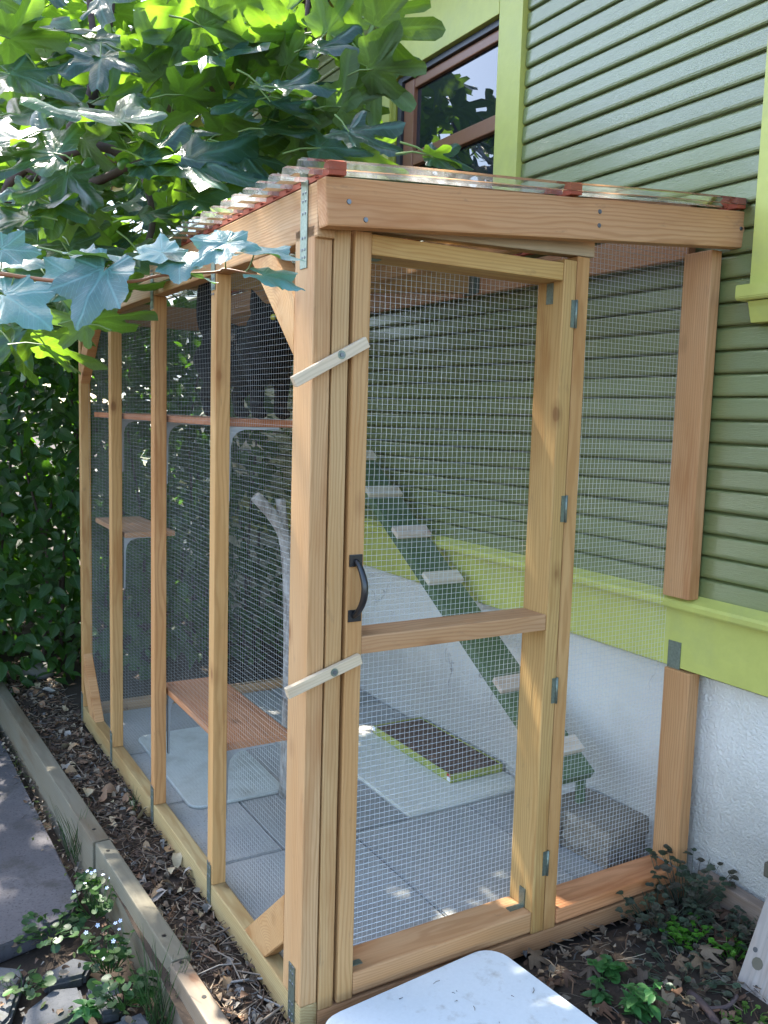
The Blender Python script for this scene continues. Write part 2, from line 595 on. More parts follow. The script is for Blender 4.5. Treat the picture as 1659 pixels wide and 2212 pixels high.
def smooth_path(pts, n=4):
    """Catmull-Rom through points"""
    P = [Vector(p) for p in pts]
    out = []
    for i in range(len(P) - 1):
        a, b, c, d = P[max(i - 1, 0)], P[i], P[i + 1], P[min(i + 2, len(P) - 1)]
        for k in range(n):
            t = k / n
            out.append(.5 * ((2 * b) + (c - a) * t + (2 * a - 5 * b + 4 * c - d) * t * t + (3 * b - a - 3 * c + d) * t ** 3))
    out.append(P[-1])
    return out


def rpick(a, b):
    return random.uniform(a, b)

# ================================================================== THE SETTING
def grid_obj(name, x0, x1, y0, y1, step, hf, mat, kind='structure'):
    nx, ny = int((x1 - x0) / step) + 1, int((y1 - y0) / step) + 1
    V = []
    for j in range(ny + 1):
        for i in range(nx + 1):
            x, y = x0 + (x1 - x0) * i / nx, y0 + (y1 - y0) * j / ny
            V.append((x, y, hf(x, y)))
    Fc = [(j * (nx + 1) + i, j * (nx + 1) + i + 1, (j + 1) * (nx + 1) + i + 1, (j + 1) * (nx + 1) + i) for j in range(ny) for i in range(nx)]
    o = pyd(name, V, Fc, mat, smooth=True)
    return tag(o, kind=kind)


ground = tag(pyd('ground', [(-60, -60, -.14), (60, -60, -.14), (60, 60, -.14), (-60, 60, -.14)], [(0, 1, 2, 3)], M_SOIL), kind='structure')


def edge_out(y):
    return -0.172 - 0.043 * y


def bed_h(x, y):
    n = noise.noise((x * 9, y * 9, 1)) * .010 + noise.noise((x * 30, y * 30, 4)) * .005
    base = -.006 + (.028 if y < -.02 and x > .2 else 0) * min(1, (-.02 - y) / .1 if y < -.02 else 0)
    if 0 < x < 1.2 and 0 < y < 2.15:
        return -.03
    return base + n + (.05 * max(0, min(1, (y - 2.3) / .8)))


bed = grid_obj('garden_bed', -.20, 1.30, -3.0, 6.5, .035, bed_h, M_BEDSOIL)

# concrete path, flagstones
def slab(name, parent, poly, z0, z1, mat, tint=(1, 1, 1), bev=.006, wob=0):
    return prism(name, parent, poly, 2, z0, z1, mat, bev, tint)


path = tag(pyd('path', [(-4, .2, -.125), (-.19, .2, -.125), (-.19, -1.5, -.125), (-4, -1.5, -.125)], [(0, 3, 2, 1)], M_BEDSOIL), kind='structure')
slab('slab', path, [(-2.2, .70), (-.52, .765), (-.40, .79), (-.30, .84), (-.262, .93), (-.30, 2.3), (-.34, 5.8), (-2.2, 5.8)], -.135, -.085, M_PATH)
for k, poly in enumerate([
        [(-.80, .72), (-.52, .73), (-.44, .67), (-.50, .50), (-.58, .42), (-.84, .46)],
        [(-.42, .62), (-.33, .66), (-.29, .62), (-.32, .57), (-.41, .575)],
        [(-.47, .50), (-.40, .55), (-.34, .53), (-.345, .43), (-.42, .41), (-.49, .44)],
        [(-.33, .52), (-.275, .55), (-.25, .48), (-.27, .40), (-.32, .41)],
        [(-.60, .38), (-.48, .40), (-.36, .38), (-.34, .24), (-.50, .18), (-.64, .24)],
        [(-.31, .36), (-.23, .37), (-.21, .16), (-.32, .15)]]):
    slab('flagstone', path, poly, -.135, -.104 + .003 * (k % 3), M_FLAG, (rpick(.85, 1.1),) * 3, .008)

# floor of the run: concrete pavers, one by one
floor = tag(pyd('floor', [(.041, .05, -.005), (1.24, .05, -.005), (1.24, 2.2, -.005), (.041, 2.2, -.005)], [(0, 1, 2, 3)], M_BEDSOIL), kind='structure')
for (xa, xb, ya, yb, pale) in [(.05, .50, .10, .694, 0), (.504, .936, .10, .694, 0), (.940, 1.212, .10, .694, 0),
                               (.05, .272, .700, 1.13, 0), (.276, .712, .700, 1.13, 0), (.716, 1.212, .706, 1.40, 1),
                               (.05, .272, 1.135, 1.60, 0), (.276, .712, 1.135, 1.60, 0), (.716, 1.212, 1.405, 1.74, 0),
                               (.05, .44, 1.605, 2.10, 0), (.445, .83, 1.605, 2.10, 0), (.835, 1.212, 1.745, 2.10, 0)]:
    o = prism('paver', floor, [(xa, ya), (xb, ya), (xb, yb), (xa, yb)], 2, -.02, .030 + rpick(-.0015, .0015) + (.006 if pale else 0), M_PALEPAVER if pale else M_PAVER, .004, (1, 1, 1) if pale else (rpick(.88, 1.1),) * 3)
    if pale: o['label'] = 'pale cream paver, lighter than the grey ones round it'

# ------------------------------------------------------------------ timber edging between bed and path
edging = empty('garden_edging', (-.2, 1.0, -.05), 'grey weathered timber edging between mulch strip and concrete path', 'edging')
for (ya, yb, da, db, wd) in [(.972, 3.2, 0, 0, .050), (.316, .966, .008, .006, .044), (-1.2, .310, 0, .0, .042)]:
    board('plank', edging, (edge_out(ya) + wd / 2 + da, ya, -.05), (edge_out(yb) + wd / 2 + db, yb, -.05), wd, .18, M_GREYWOOD, (.50, .475, .43), bev=.004)
for y in (.30, .42, .90, 1.05, .16):
    o = tube('nail_hole', edging, [(edge_out(y) + .025, y, .0405), (edge_out(y) + .025, y, .0412)], .0055, M_BLACKIRON, 8, False)

# ------------------------------------------------------------------ HOUSE
house = empty('house', (1.2, .5, 0), 'green clapboard house with lime trim and white stucco foundation', 'house')
box('wall', house, (1.226, -1.6, .62), (5.0, 6.5, 3.6), M_OLIVE, 0)
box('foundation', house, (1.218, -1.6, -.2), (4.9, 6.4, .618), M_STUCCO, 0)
box('skirt_board', house, (1.158, -1.6, .640), (1.194, 6.4, .806), M_LIME, .002)
prism('water_table', house, [(1.130, .812), (1.134, .806), (1.194, .806), (1.194, .858), (1.172, .850), (1.134, .832), (1.129, .824)], 1, -1.6, 6.4, M_LIME, 0)
PR = [(1.1690, 0), (1.1720, -.004), (1.194, -.004), (1.194, .062), (1.1865, .062), (1.1850, .0545), (1.1785, .0505), (1.1735, .0485), (1.1708, .0445), (1.1680, .006)]
sid = {}


def siding(z, ya, yb):
    key = (ya, yb)
    if key not in sid:
        sid[key] = prism('siding_board', house, [(a, b + z) for a, b in PR], 1, ya, yb, M_SIDING, 0)
        WM[sid[key].name + 'z'] = Matrix.Translation((0, 0, z))
        sid[key]['z0'] = z
        del sid[key]['z0']
        sid[key + ('z',)] = z
        return
    o = sid[key].copy()
    Mx = WM[sid[key].name].copy()
    Mx.translation.z += z - sid[key + ('z',)]
    Mx.translation.x += rpick(-.0012, .0008)
    Mx.translation.z += rpick(-.0012, .0012)
    link(o, Mx, house)


for k in range(-13, 27):
    z = 1.628 + .0601 * k
    if z < 1.60:
        siding(z, -1.6, 6.4)
    elif z < 1.98:
        siding(z, -.12, 6.4)
    elif z < 2.90:
        siding(z, -.12, .846)
        siding(z, 1.79, 6.4)
    else:
        siding(z, -.12, 6.4)
# big window at the far right: only its casing and sill show
win2 = prism('window', house, [(1.15, 1.655), (1.19, 1.655), (1.19, 3.2), (1.15, 3.2)], 1, -.23, -.094, M_LIME, .002)
prism('sill', win2, [(1.112, 1.622), (1.112, 1.652), (1.19, 1.664), (1.19, 1.615), (1.118, 1.615)], 1, -1.5, -.083, M_LIME, .002)
prism('apron', win2, [(1.135, 1.600), (1.128, 1.613), (1.19, 1.613), (1.19, 1.562), (1.146, 1.562), (1.140, 1.58)], 1, -1.48, -.109, M_LIME, .001)
box('pane', win2, (1.192, -1.4, 1.66), (1.197, -.23, 3.2), M_GLASS, 0)
# window above the run
win = box('window', house, (1.150, .850, 1.975), (1.194, .976, 3.19), M_LIME, .002)
box('jamb', win, (1.150, 1.700, 1.975), (1.194, 1.786, 2.675), M_LIME, .002)
box('reveal', win, (1.162, 1.668, 1.99), (1.196, 1.698, 2.66), M_OLIVE, .001)
box('head', win, (1.150, .979, 2.677), (1.194, 1.786, 2.905), M_LIME, .002)
box('drip_cap', win, (1.128, .979, 2.908), (1.194, 1.80, 2.93), M_LIME, .003)
box('sill', win, (1.12, .979, 1.955), (1.194, 1.80, 1.985), M_LIME, .003)
box('seal', win, (1.170, 1.636, 2.0), (1.205, 1.666, 2.672), M_BLACKSEAL, .001)
box('seal', win, (1.170, .979, 2.652), (1.200, 1.634, 2.674), M_BLACKSEAL, .001)
box('sash_stile', win, (1.182, 1.562, 2.0), (1.214, 1.634, 2.650), M_SASH, .004)
box('sash_stile', win, (1.182, .979, 2.0), (1.214, 1.012, 2.650), M_SASH, .004)
box('sash_rail', win, (1.184, 1.014, 2.612), (1.214, 1.560, 2.650), M_SASH, .004)
box('sash_rail', win, (1.184, 1.014, 2.312), (1.214, 1.560, 2.366), M_SASH, .004)
box('sash_rail', win, (1.184, 1.014, 2.0), (1.214, 1.560, 2.07), M_SASH, .004)
box('pane', win, (1.2005, 1.008, 2.36), (1.2035, 1.566, 2.62), M_GLASS, 0)
box('pane', win, (1.2065, 1.008, 2.06), (1.2095, 1.566, 2.32), M_GLASS, 0)
# eave
for i in range(5):
    box('soffit_board', house, (.722 + i * .094, -2.2, 3.200), (.812 + i * .094, 6.6, 3.218), M_SOFFIT, .002)
box('fascia', house, (.694, -2.2, 3.15), (.720, 6.6, 3.34), M_LIME, .002)
prism('roof', house, [(.60, 3.345), (5.2, 5.6), (5.2, 5.68), (.60, 3.42)], 1, -2.3, 6.7, M_SOFFIT)
box('frieze', house, (1.155, 1.80, 3.06), (1.1945, 6.4, 3.198), M_LIME, .002)
# ------------------------------------------------------------------ CAT ENCLOSURE
enc = empty('cat_enclosure', (.585, 1.05, 0), 'wood framed cat enclosure with wire mesh walls and clear roof', 'enclosure')
PINK, YEL, GRN, ORG, TAN = (1.04, .92, .88), (1.0, .98, .80), (.93, 1.0, .82), (1.02, .80, .52), (.94, .9, .86)
LBL = {}
box('sole_plate', enc, (0, 0, -.01), (.040, 2.163, .062), M_WOOD, .003, (.98, 1.0, .86))
box('sole_plate', enc, (.042, .001, -.008), (1.20, .089, .040), M_CEDAR, .003, (1.2, 1.15, 1.05))
box('sole_plate', enc, (.042, 2.122, -.01), (1.20, 2.161, .062), M_WOOD, .003, TAN)
box('corner_post', enc, (0, .0, .0625), (.038, .089, 1.668), M_WOOD, .003, (1.05, .90, .78))
box('door_post', enc, (.0422, .0005, .0405), (.0785, .089, 1.668), M_WOOD, .003, (1.03, .93, .76))
box('hinge_post', enc, (.668, .0, .0405), (.706, .089, 1.684), M_WOOD, .003, (1.0, .86, .62))
box('wall_post', enc, (1.120, .0, .842), (1.1585, .089, 1.752), M_CEDAR, .003, (1.36, 1.36, 1.22))
box('wall_post', enc, (1.146, .0, .089), (1.186, .089, .636), M_CEDAR, .003, (1.30, 1.28, 1.06))
box('wall_sill', enc, (.708, -.002, .049), (1.145, .089, .088), M_CEDAR, .004, (1.30, 1.18, .98))
YS = [.546, 1.082, 1.620, 2.123]
for y, t in zip(YS, [(1.03, .93, .66), (1.0, .80, .58), (.98, .86, .62), (.98, .84, .62)]):
    box('stud', enc, (.0005, y, .0625), (.0385, y + .038, 1.6415), M_WOOD, .002, t)
box('stud', enc, (1.12, 2.123, .0625), (1.158, 2.161, 1.63), M_WOOD, .002, TAN)
box('side_beam', enc, (0, -.0115, 1.642), (.038, 2.20, 1.746), M_WOOD, .004, (1.0, .93, .80))
board('front_beam', enc, (-.002, -.031, 1.700), (1.176, -.031, 1.800), .038, .089, M_WOOD, (1.06, .86, .72), bev=.004)
board('head_trim', enc, (.088, .019, 1.691), (.719, .019, 1.708), .038, .044, M_GREYWOOD, (1.35, 1.15, .92), bev=.003)
box('end_beam', enc, (.040, 2.123, 1.645), (1.157, 2.161, 1.735), M_WOOD, .003, (.85, .7, .6))
box('ledger', enc, (1.136, .0895, 1.745), (1.163, 2.16, 1.828), M_WOOD, .003, (1.06, .90, .84))
board('rafter', enc, (.040, 1.049, 1.703), (1.134, 1.049, 1.792), .038, .084, M_WOOD, (1.0, .86, .62), bev=.003)
for ya, yb in ((.040, 1.028), (1.070, 2.121)):
    box('purlin', enc, (.585, ya, 1.706), (.623, yb, 1.788), M_WOOD, .003, (1.05, .86, .72))
hg = box('joist_hanger', enc, (1.105, 1.0265, 1.745), (1.1345, 1.0285, 1.815), M_GALV, 0)
box('hanger_seat', hg, (1.105, 1.0287, 1.7425), (1.1345, 1.0693, 1.7445), M_GALV, 0)
box('hanger_flange', hg, (1.1335, 1.008, 1.748), (1.1355, 1.0262, 1.812), M_GALV, 0)
# corner braces
for pl in ([(.20, 1.6415), (.325, 1.6415), (.0895, 1.420), (.0895, 1.540)], [(.195, .0625), (.320, .0625), (.0895, .272), (.0895, .160)],
           [(2.122, 1.40), (2.122, 1.51), (2.00, 1.6415), (1.88, 1.6415)], [(2.122, .29), (2.122, .18), (2.02, .0625), (1.91, .0625)]):
    o = prism('brace', enc, pl, 0, .001, .037, M_WOOD, .002, (1.05, .9, .72))
# roof: red wave closures + clear corrugated sheet
RS = (1.846 - 1.743) / 1.177


def roof_z(x): return 1.7465 + RS * x


def wave(y):
    s = ((y + .055) / .067) % 1.0
    if s < .30: return 1.0
    if s < .44: return 1 - (s - .30) / .14
    if s < .86: return 0.0
    return (s - .86) / .14


ybrk = []
k = 0
while True:
    b = -.055 + .067 * k
    for f in (0, .30, .44, .86):
        ybrk.append(b + f * .067)
    k += 1
    if b > 2.14: break
for xa, xb in ((.0, .036), (.588, .620), (1.134, 1.166)):
    V, Fc = [], []
    for y in ybrk:
        h = .004 + .021 * wave(y)
        for x in (xa, xb):
            V += [(x, y, roof_z(x) + .0006), (x, y, roof_z(x) + h)]
    for i in range(len(ybrk) - 1):
        a, b = 4 * i, 4 * i + 4
        Fc += [(a, a + 1, b + 1, b), (a + 2, b + 2, b + 3, a + 3), (a + 1, a + 3, b + 3, b + 1), (a, b, b + 2, a + 2)]
    Fc += [(0, 2, 3, 1), (4 * len(ybrk) - 4, 4 * len(ybrk) - 3, 4 * len(ybrk) - 1, 4 * len(ybrk) - 2)]
    c = Vector((xa, -.05, roof_z(xa)))
    pyd('closure_strip', [Vector(v) - c for v in V], Fc, M_CLOSURE, enc, T(c))
V, Fc = [], []
xs = [-.055 + 1.222 * i / 10 for i in range(11)]
ys = [-.075, -.068] + ybrk
for y in ys:
    for x in xs:
        V.append((x, y, roof_z(x) + .0265 - .021 + .021 * wave(y) + .0012 * math.sin(x * 9 + y * 5)))
nx = len(xs)
for j in range(len(ys) - 1):
    for i in range(nx - 1):
        Fc.append((j * nx + i, j * nx + i + 1, (j + 1) * nx + i + 1, (j + 1) * nx + i))
rp = pyd('roof_panel', [Vector(v) - Vector((.5, 1, 1.8)) for v in V], Fc, M_PANEL, enc, T((.5, 1, 1.8)))

# mending plates on the studs, screws on the beam
def strap(y, zc, h=.150, w=.027, x=-.0012):
    o = box('mending_plate', enc, (x - .0012, y - w / 2, zc - h / 2), (x + .0008, y + w / 2, zc + h / 2), M_GALV, 0)
    V, Fc = [], []
    for dz in (-.062, -.047, -.025, .022, .045, .060):
        for dy in (-.006, .006):
            a, b = tube_data([(x - .0012, y + dy, zc + dz), (x - .0024, y + dy, zc + dz)], [.0032, .0026], 8)
            n = len(V); V += a; Fc += [tuple(i + n for i in q) for q in b]
    pyd('nail', V, Fc, M_SCREW, o)['kind'] = 'stuff'


strap(.046, 1.672, .165, .03)
for y in YS:
    strap(y + .019, 1.655, .105)
    strap(y + .019, .060, .110, .026)
strap(.040, .075, .125, .030)
for u, z in ((.045, 1.705), (.082, 1.677), (.68, 1.745), (.68, 1.775), (1.16, 1.80)):
    tube('screw', enc, [(u, -.0500, z), (u, -.0520, z)], [.0052, .0045], M_SCREW, 10, False)
# plates where the wall posts meet the skirt board
prism('wall_plate', enc, [(.045, .632), (.088, .632), (.088, .712), (.045, .712)], 0, 1.1555, 1.1575, M_GALV)


# ---- hardware cloth
def wire_panel(name, parent, O, U, Vv, w, h, N, cell=.0127, r=.00051, amp=.0034, seed=0, mat=None):
    O, U, Vv, N = Vector(O), Vector(U), Vector(Vv), Vector(N)
    VV, FF = [], []

    def pt(a, b, off):
        q = noise.noise((a * 5 + seed, b * 5, 3.1)) * amp + noise.noise((a * 1.7 + seed, b * 1.7, 7.7)) * amp * 2.2
        s = noise.noise((a * 3 + seed, b * 3, 11.1)) * .0022
        t_ = noise.noise((a * 3 + seed, b * 3, 19.1)) * .0022
        return O + U * (a + s) + Vv * (b + t_) + N * (q + off)

    def strand(fn, n, off, axis):
        b0 = len(VV)
        for i in range(n + 1):
            c = fn(i / n)
            for k in range(3):
                an = 2.0944 * k
                VV.append(tuple(c + axis * (r * math.cos(an)) + N * (r * math.sin(an))))
        for i in range(n):
            for k in range(3):
                a, b = b0 + 3 * i + k, b0 + 3 * i + (k + 1) % 3
                FF.append((a, b, b + 3, a + 3))
    na, nb = int(w / cell), int(h / cell)
    segs_v, segs_u = max(6, int(h / .06)), max(6, int(w / .06))
    for i in range(na + 1):
        a = cell * i + (w - na * cell) / 2
        strand(lambda t: pt(a, h * t, 0), segs_v, 0, U)
    for j in range(nb + 1):
        b = cell * j + (h - nb * cell) / 2
        strand(lambda t: pt(w * t, b, r * 1.7), segs_u, 0, Vv)
    c = Vector(O)
    o = pyd(name, [Vector(v) - c for v in VV], FF, mat or M_WIRE, parent, T(c))
    o['kind'] = 'stuff'
    return o


wire_panel('wire_mesh', enc, (.0415, .088, .055), (0, 1, 0), (0, 0, 1), 2.035, 1.60, (1, 0, 0), seed=1, amp=.0045, r=.00028, mat=M_WIRE_SHADED)
wire_panel('wire_mesh', enc, (.70, .0915, .078), (1, 0, 0), (0, 0, 1), .446, 1.70, (0, 1, 0), seed=5)
wire_panel('wire_mesh', enc, (.03, 2.120, .055), (1, 0, 0), (0, 0, 1), 1.12, 1.62, (0, 1, 0), seed=9, r=.00036, mat=M_WIRE_SHADED)

# ---- door
door = bpy.data.objects.new('door', None); door.empty_display_size = .05
link(door, T((.667, .0, .045)), enc)
door['label'] = 'tall narrow framed screen door with black pull handle'
box('stile', door, (.0862, -.003, .045), (.1242, .086, 1.6665), M_WOOD, .003, (1.05, .92, .70))
box('stile', door, (.6262, -.003, .045), (.6642, .086, 1.672), M_WOOD, .003, (1.04, .88, .60))
box('top_rail', door, (.1246, -.002, 1.624), (.6258, .086, 1.664), M_WOOD, .003, (1.05, .90, .56))
box('mid_rail', door, (.1246, -.001, .812), (.6258, .086, .850), M_WOOD, .003, (1.08, .88, .80))
box('bottom_rail', door, (.1246, -.002, .050), (.6258, .086, .103), M_WOOD, .005, (1.06, .86, .74))
wire_panel('wire_mesh', door, (.118, .0885, .085), (1, 0, 0), (0, 0, 1), .514, 1.555, (0, 1, 0), seed=13)
for z in (1.5525, 1.1015, .661, .2225):
    h = tube('hinge', door, [(.666, -.0055, z - .032), (.666, -.0055, z + .032)], .0034, M_GALV, 10, True)
    box('leaf', h, (.652, -.0045, z - .031), (.666, -.0030, z + .031), M_GALV, 0)
# handle
hv, hf = [], []
bow = smooth_path([(.1035, -.006, 1.012), (.1065, -.020, 1.000), (.1085, -.034, .975), (.1085, -.038, .954), (.1075, -.034, .932), (.1045, -.020, .908), (.1015, -.006, .896)], 4)
hv, hf = tube_data(bow, [.0052 + .0022 * math.sin(math.pi * i / (len(bow) - 1)) for i in range(len(bow))], 10)
hd = pyd('handle', hv, hf, M_BLACKIRON, door, smooth=True)
for z in (1.012, .897):
    box('handle_plate', hd, (.0895, -.0070, z - .0125), (.1195, -.0031, z + .0125), M_BLACKIRON, .0012)
for lo, hi in (((.6225, .030, 1.575), (.6258, .050, 1.622)), ((.6225, .025, .104), (.6258, .045, .150))):
    box('corner_bracket', door, lo, hi, M_GALV, 0)
box('corner_bracket', door, (.580, .025, .1032), (.622, .042, .1052), M_GALV, 0)
box('corner_bracket', door, (.1246, .018, .1032), (.160, .034, .1052), M_GALV, 0)
box('corner_bracket', door, (.1246, .030, 1.6215), (.165, .050, 1.6238), M_GALV, 0)
# turn buttons
for (x0, z0, x1, z1, sx, sz) in ((-.046, 1.366, .112, 1.452, .053, 1.423), (-.049, .756, .116, .808, .053, .788)):
    b = board('turn_button', enc, (x0, -.013, z0), (x1, -.013, z1), .014, .022, M_GREYWOOD, (1.75, 1.6, 1.4), bev=.002)
    tube('washer', b, [(sx, -.0201, sz), (sx, -.0212, sz)], .0085, M_GALV, 14, False)
    tube('screw', b, [(sx, -.0213, sz), (sx, -.0236, sz)], .0045, M_SCREW, 10, False)


# ---- shelves with brackets
def bracket(y, z, arm, leg):
    poly = [(.046, z), (.046 + arm, z), (.046 + arm, z - .005), (.090, z - .007), (.070, z - .014), (.058, z - .028), (.053, z - .050), (.051, z - leg), (.046, z - leg)]
    prism('shelf_bracket', enc, poly, 1, y, y + .014, M_BRACKET)


for (ya, yb, xa, xb, z, tint, lab, by) in ((.572, 2.09, .045, .270, 1.288, (1.0, .8, .7), 'long upper shelf the black cat stands on', (.575, 1.11, 1.65)),
                                           (.572, 1.160, .045, .236, .432, (1.25, 1.1, 1.0), 'low cedar shelf just above the pavers', (.575, 1.085)),
                                           (1.60, 2.08, .045, .225, .862, (1.1, 1.1, 1.0), 'short shelf in the far corner', (1.63,))):
    s = box('shelf', enc, (xa, ya, z - .019), (xb, yb, z), M_CEDAR, .002, tint)
    s['label'] = lab
    for y in by:
        bracket(y, z - .0195, .14, .19)

# ------------------------------------------------------------------ THINGS IN AND AROUND THE RUN
# ramp
ramp = empty('cat_ramp', (1.05, .3, .03), 'green painted cat ramp with pale cleats leaning along the house wall', 'ramp')
sl_ = .622
sd = Vector((0, 1, sl_)).normalized(); sn = Vector((0, -sl_, 1)).normalized()


def ramp_top(y): return .27 + sl_ * (y - .32)


p0 = Vector((1.048, .30, ramp_top(.30))) - sn * .018
p1 = Vector((1.048, 1.72, ramp_top(1.72))) - sn * .018
board('plank', ramp, p0, p1, .140, .036, M_RAMPGREEN, up=tuple(sn), bev=.003)
for y in (.361, .585, .80, 1.02, 1.243, 1.462, 1.68):
    c = Vector((1.046, y, ramp_top(y))) + sn * .0095 + sd * .028
    board('cleat', ramp, c - Vector((.076, 0, 0)), c + Vector((.076, 0, 0)), .055, .018, M_GREYWOOD, (1.9, 1.85, 1.85), up=tuple(sn), bev=.002)
for x in (.99, 1.09):
    box('foot', ramp, (x, .33, .0315), (x + .022, .352, ramp_top(.33) - .046), M_RAMPGREEN, .002)
# stone block
bm = bmesh.new(); bmesh.ops.create_cube(bm, size=1)
bmesh.ops.subdivide_edges(bm, edges=bm.edges, cuts=14, use_grid_fill=True)
for v in bm.verts:
    top = v.co.z > .49
    v.co = Vector((v.co.x * .18, v.co.y * .245, v.co.z * .115))
    if not top and v.co.z > -.055:
        d = Vector((v.co.x, v.co.y, 0)).normalized()
        v.co += d * (noise.noise(v.co * 28) * .016 + noise.noise(v.co * 80) * .010)
Mx = T((1.118, .285, .0895)) @ Matrix.Rotation(.10, 4, 'Z')
tag(bm_obj('stone_block', bm, M_BLOCK, None, Mx), 'rough split-face retaining wall block beside the foundation wall', 'stone block')
# cat scratcher
scr = empty('cat_scratcher', (1.09, 1.1, .037), 'lime printed cardboard cat scratcher tray with brown corrugated pad', 'cat scratcher')
SZ = .038
for lo, hi, nm in (((.972, .840, SZ), (.976, 1.385, SZ + .030), 'side_wall'), ((1.196, .840, SZ), (1.200, 1.385, SZ + .030), 'side_wall'),
                   ((.977, .840, SZ), (1.195, .844, SZ + .030), 'end_wall'), ((.977, 1.381, SZ), (1.195, 1.385, SZ + .030), 'end_wall')):
    box(nm, scr, lo, hi, M_CARTON, 0)
box('pad', scr, (.9785, .8465, SZ), (1.1945, 1.379, SZ + .028), M_HONEY, .003)
box('red_print', scr, (.9705, .842, SZ + .020), (.9717, .862, SZ + .0295), M_CARTONRED, 0)
box('white_print', scr, (.9705, .842, SZ + .004), (.9717, .862, SZ + .0185), M_CARTONWHITE, 0)
box('white_print', scr, (.9705, 1.365, SZ + .012), (.9717, 1.3845, SZ + .0295), M_CARTONWHITE, 0)


def rrect(w, h, r, n=6):
    P = []
    for cx, cy, a0 in ((w / 2 - r, h / 2 - r, 0), (-w / 2 + r, h / 2 - r, 90), (-w / 2 + r, -h / 2 + r, 180), (w / 2 - r, -h / 2 + r, 270)):
        for i in range(n + 1):
            a = math.radians(a0 + 90 * i / n)
            P.append((cx + r * math.cos(a), cy + r * math.sin(a)))
    return P


def tray(name, w, h, r, prof, Mx, mat):
    """upturned shallow tub: prof = list of (inset, z) from rim to the top"""
    rings = [[(x * (1 - 2 * i / w), y * (1 - 2 * i / h), z) for x, y in rrect(w, h, r)] for i, z in prof]
    n = len(rings[0]); V = [p for rg in rings for p in rg]; Fc = []
    for k in range(len(rings) - 1):
        for i in range(n):
            Fc.append((k * n + i, k * n + (i + 1) % n, (k + 1) * n + (i + 1) % n, (k + 1) * n + i))
    Fc.append(tuple((len(rings) - 1) * n + i for i in range(n)))
    Fc.append(tuple(range(n))[::-1])
    o = pyd(name, V, Fc, mat, None, Mx)
    for p in o.data.polygons: p.use_smooth = len(p.vertices) == 4
    return o


Mx = T((.270, -.282, .0)) @ Matrix.Rotation(.085, 4, 'Z')
o = tray('plastic_tub', .50, .50, .058, [(-.004, .012), (0, .02), (.002, .056), (.004, .065), (.009, .070)], Mx, M_PLASTIC)
tag(o, 'dirty white plastic tub turned upside down as a step before the door', 'plastic tub')
Mx = T((.281, 1.40, .0315)) @ Matrix.Rotation(-.01, 4, 'Z')
o = tray('plastic_sheet', .33, .70, .045, [(0, 0), (0, .008), (.003, .0105)], Mx, M_SHEET)
tag(o, 'pale rounded plastic sheet lying on pavers under the low shelf', 'plastic sheet')
# climbing log
lg = empty('climbing_branch', (.42, 1.0, .03), 'pale barked forked climbing branch standing inside the run', 'branch')
tube('trunk', lg, smooth_path([(.43, 1.02, .031), (.425, 1.0, .35), (.422, 1.0, .65), (.405, 1.0, .88), (.365, 1.0, .97), (.295, 1.0, 1.045)], 4), [.026 - .0004 * i for i in range(21)], M_LOG, 9)
tube('fork', lg, smooth_path([(.408, 1.0, .86), (.392, 1.0, .95), (.378, .995, 1.035)], 4), .017, M_LOG, 8)
# leaning grey board at the right
gb = empty('leaning_board', (.955, -.43, .0), 'grey weathered knotty board leaning on the foundation wall', 'board')
d = Vector((.42, 0, .907)).normalized(); nrm = Vector((-.907, 0, .42)).normalized()
c0 = Vector((.950, -.425, .012))
board('plank', gb, c0, c0 + d * .60, .145, .022, M_GREYWOOD, (1.05, 1.06, 1.15), up=tuple(nrm), bev=.003)
for s, y, r in ((.075, -.385, .014), (.10, -.37, .006), (.14, -.392, .004), (.03, -.40, .0035), (.11, -.44, .004), (.05, -.43, .004), (.17, -.41, .004)):
    q = c0 + d * s; q.y = y
    tube('knot', gb, [q + nrm * .0108, q + nrm * .0116], r, M_SOFFIT if r > .01 else M_BLACKIRON, 10, False)
box('cleat', gb, (1.088, -.75, .226), (1.118, -.302, .262), M_SOFFIT, .003)
# base board along the wall
tag(board('base_board', None, (1.185, -.05, .05), (1.175, -1.5, .01), .035, .10, M_GREYWOOD, (.75, .65, .62), bev=.004), 'old brown board lying along the foot of the foundation wall', 'board')
# rock
bm = bmesh.new(); bmesh.ops.create_icosphere(bm, subdivisions=3, radius=1)
for v in bm.verts:
    v.co = Vector((v.co.x * .075, v.co.y * .06, v.co.z * .045)) * (1 + .22 * noise.noise(v.co * 1.3))
tag(bm_obj('rock', bm, M_ROCK, None, T((-.07, 2.78, .045)), True), 'rounded grey rock at the foot of the hedge', 'rock')


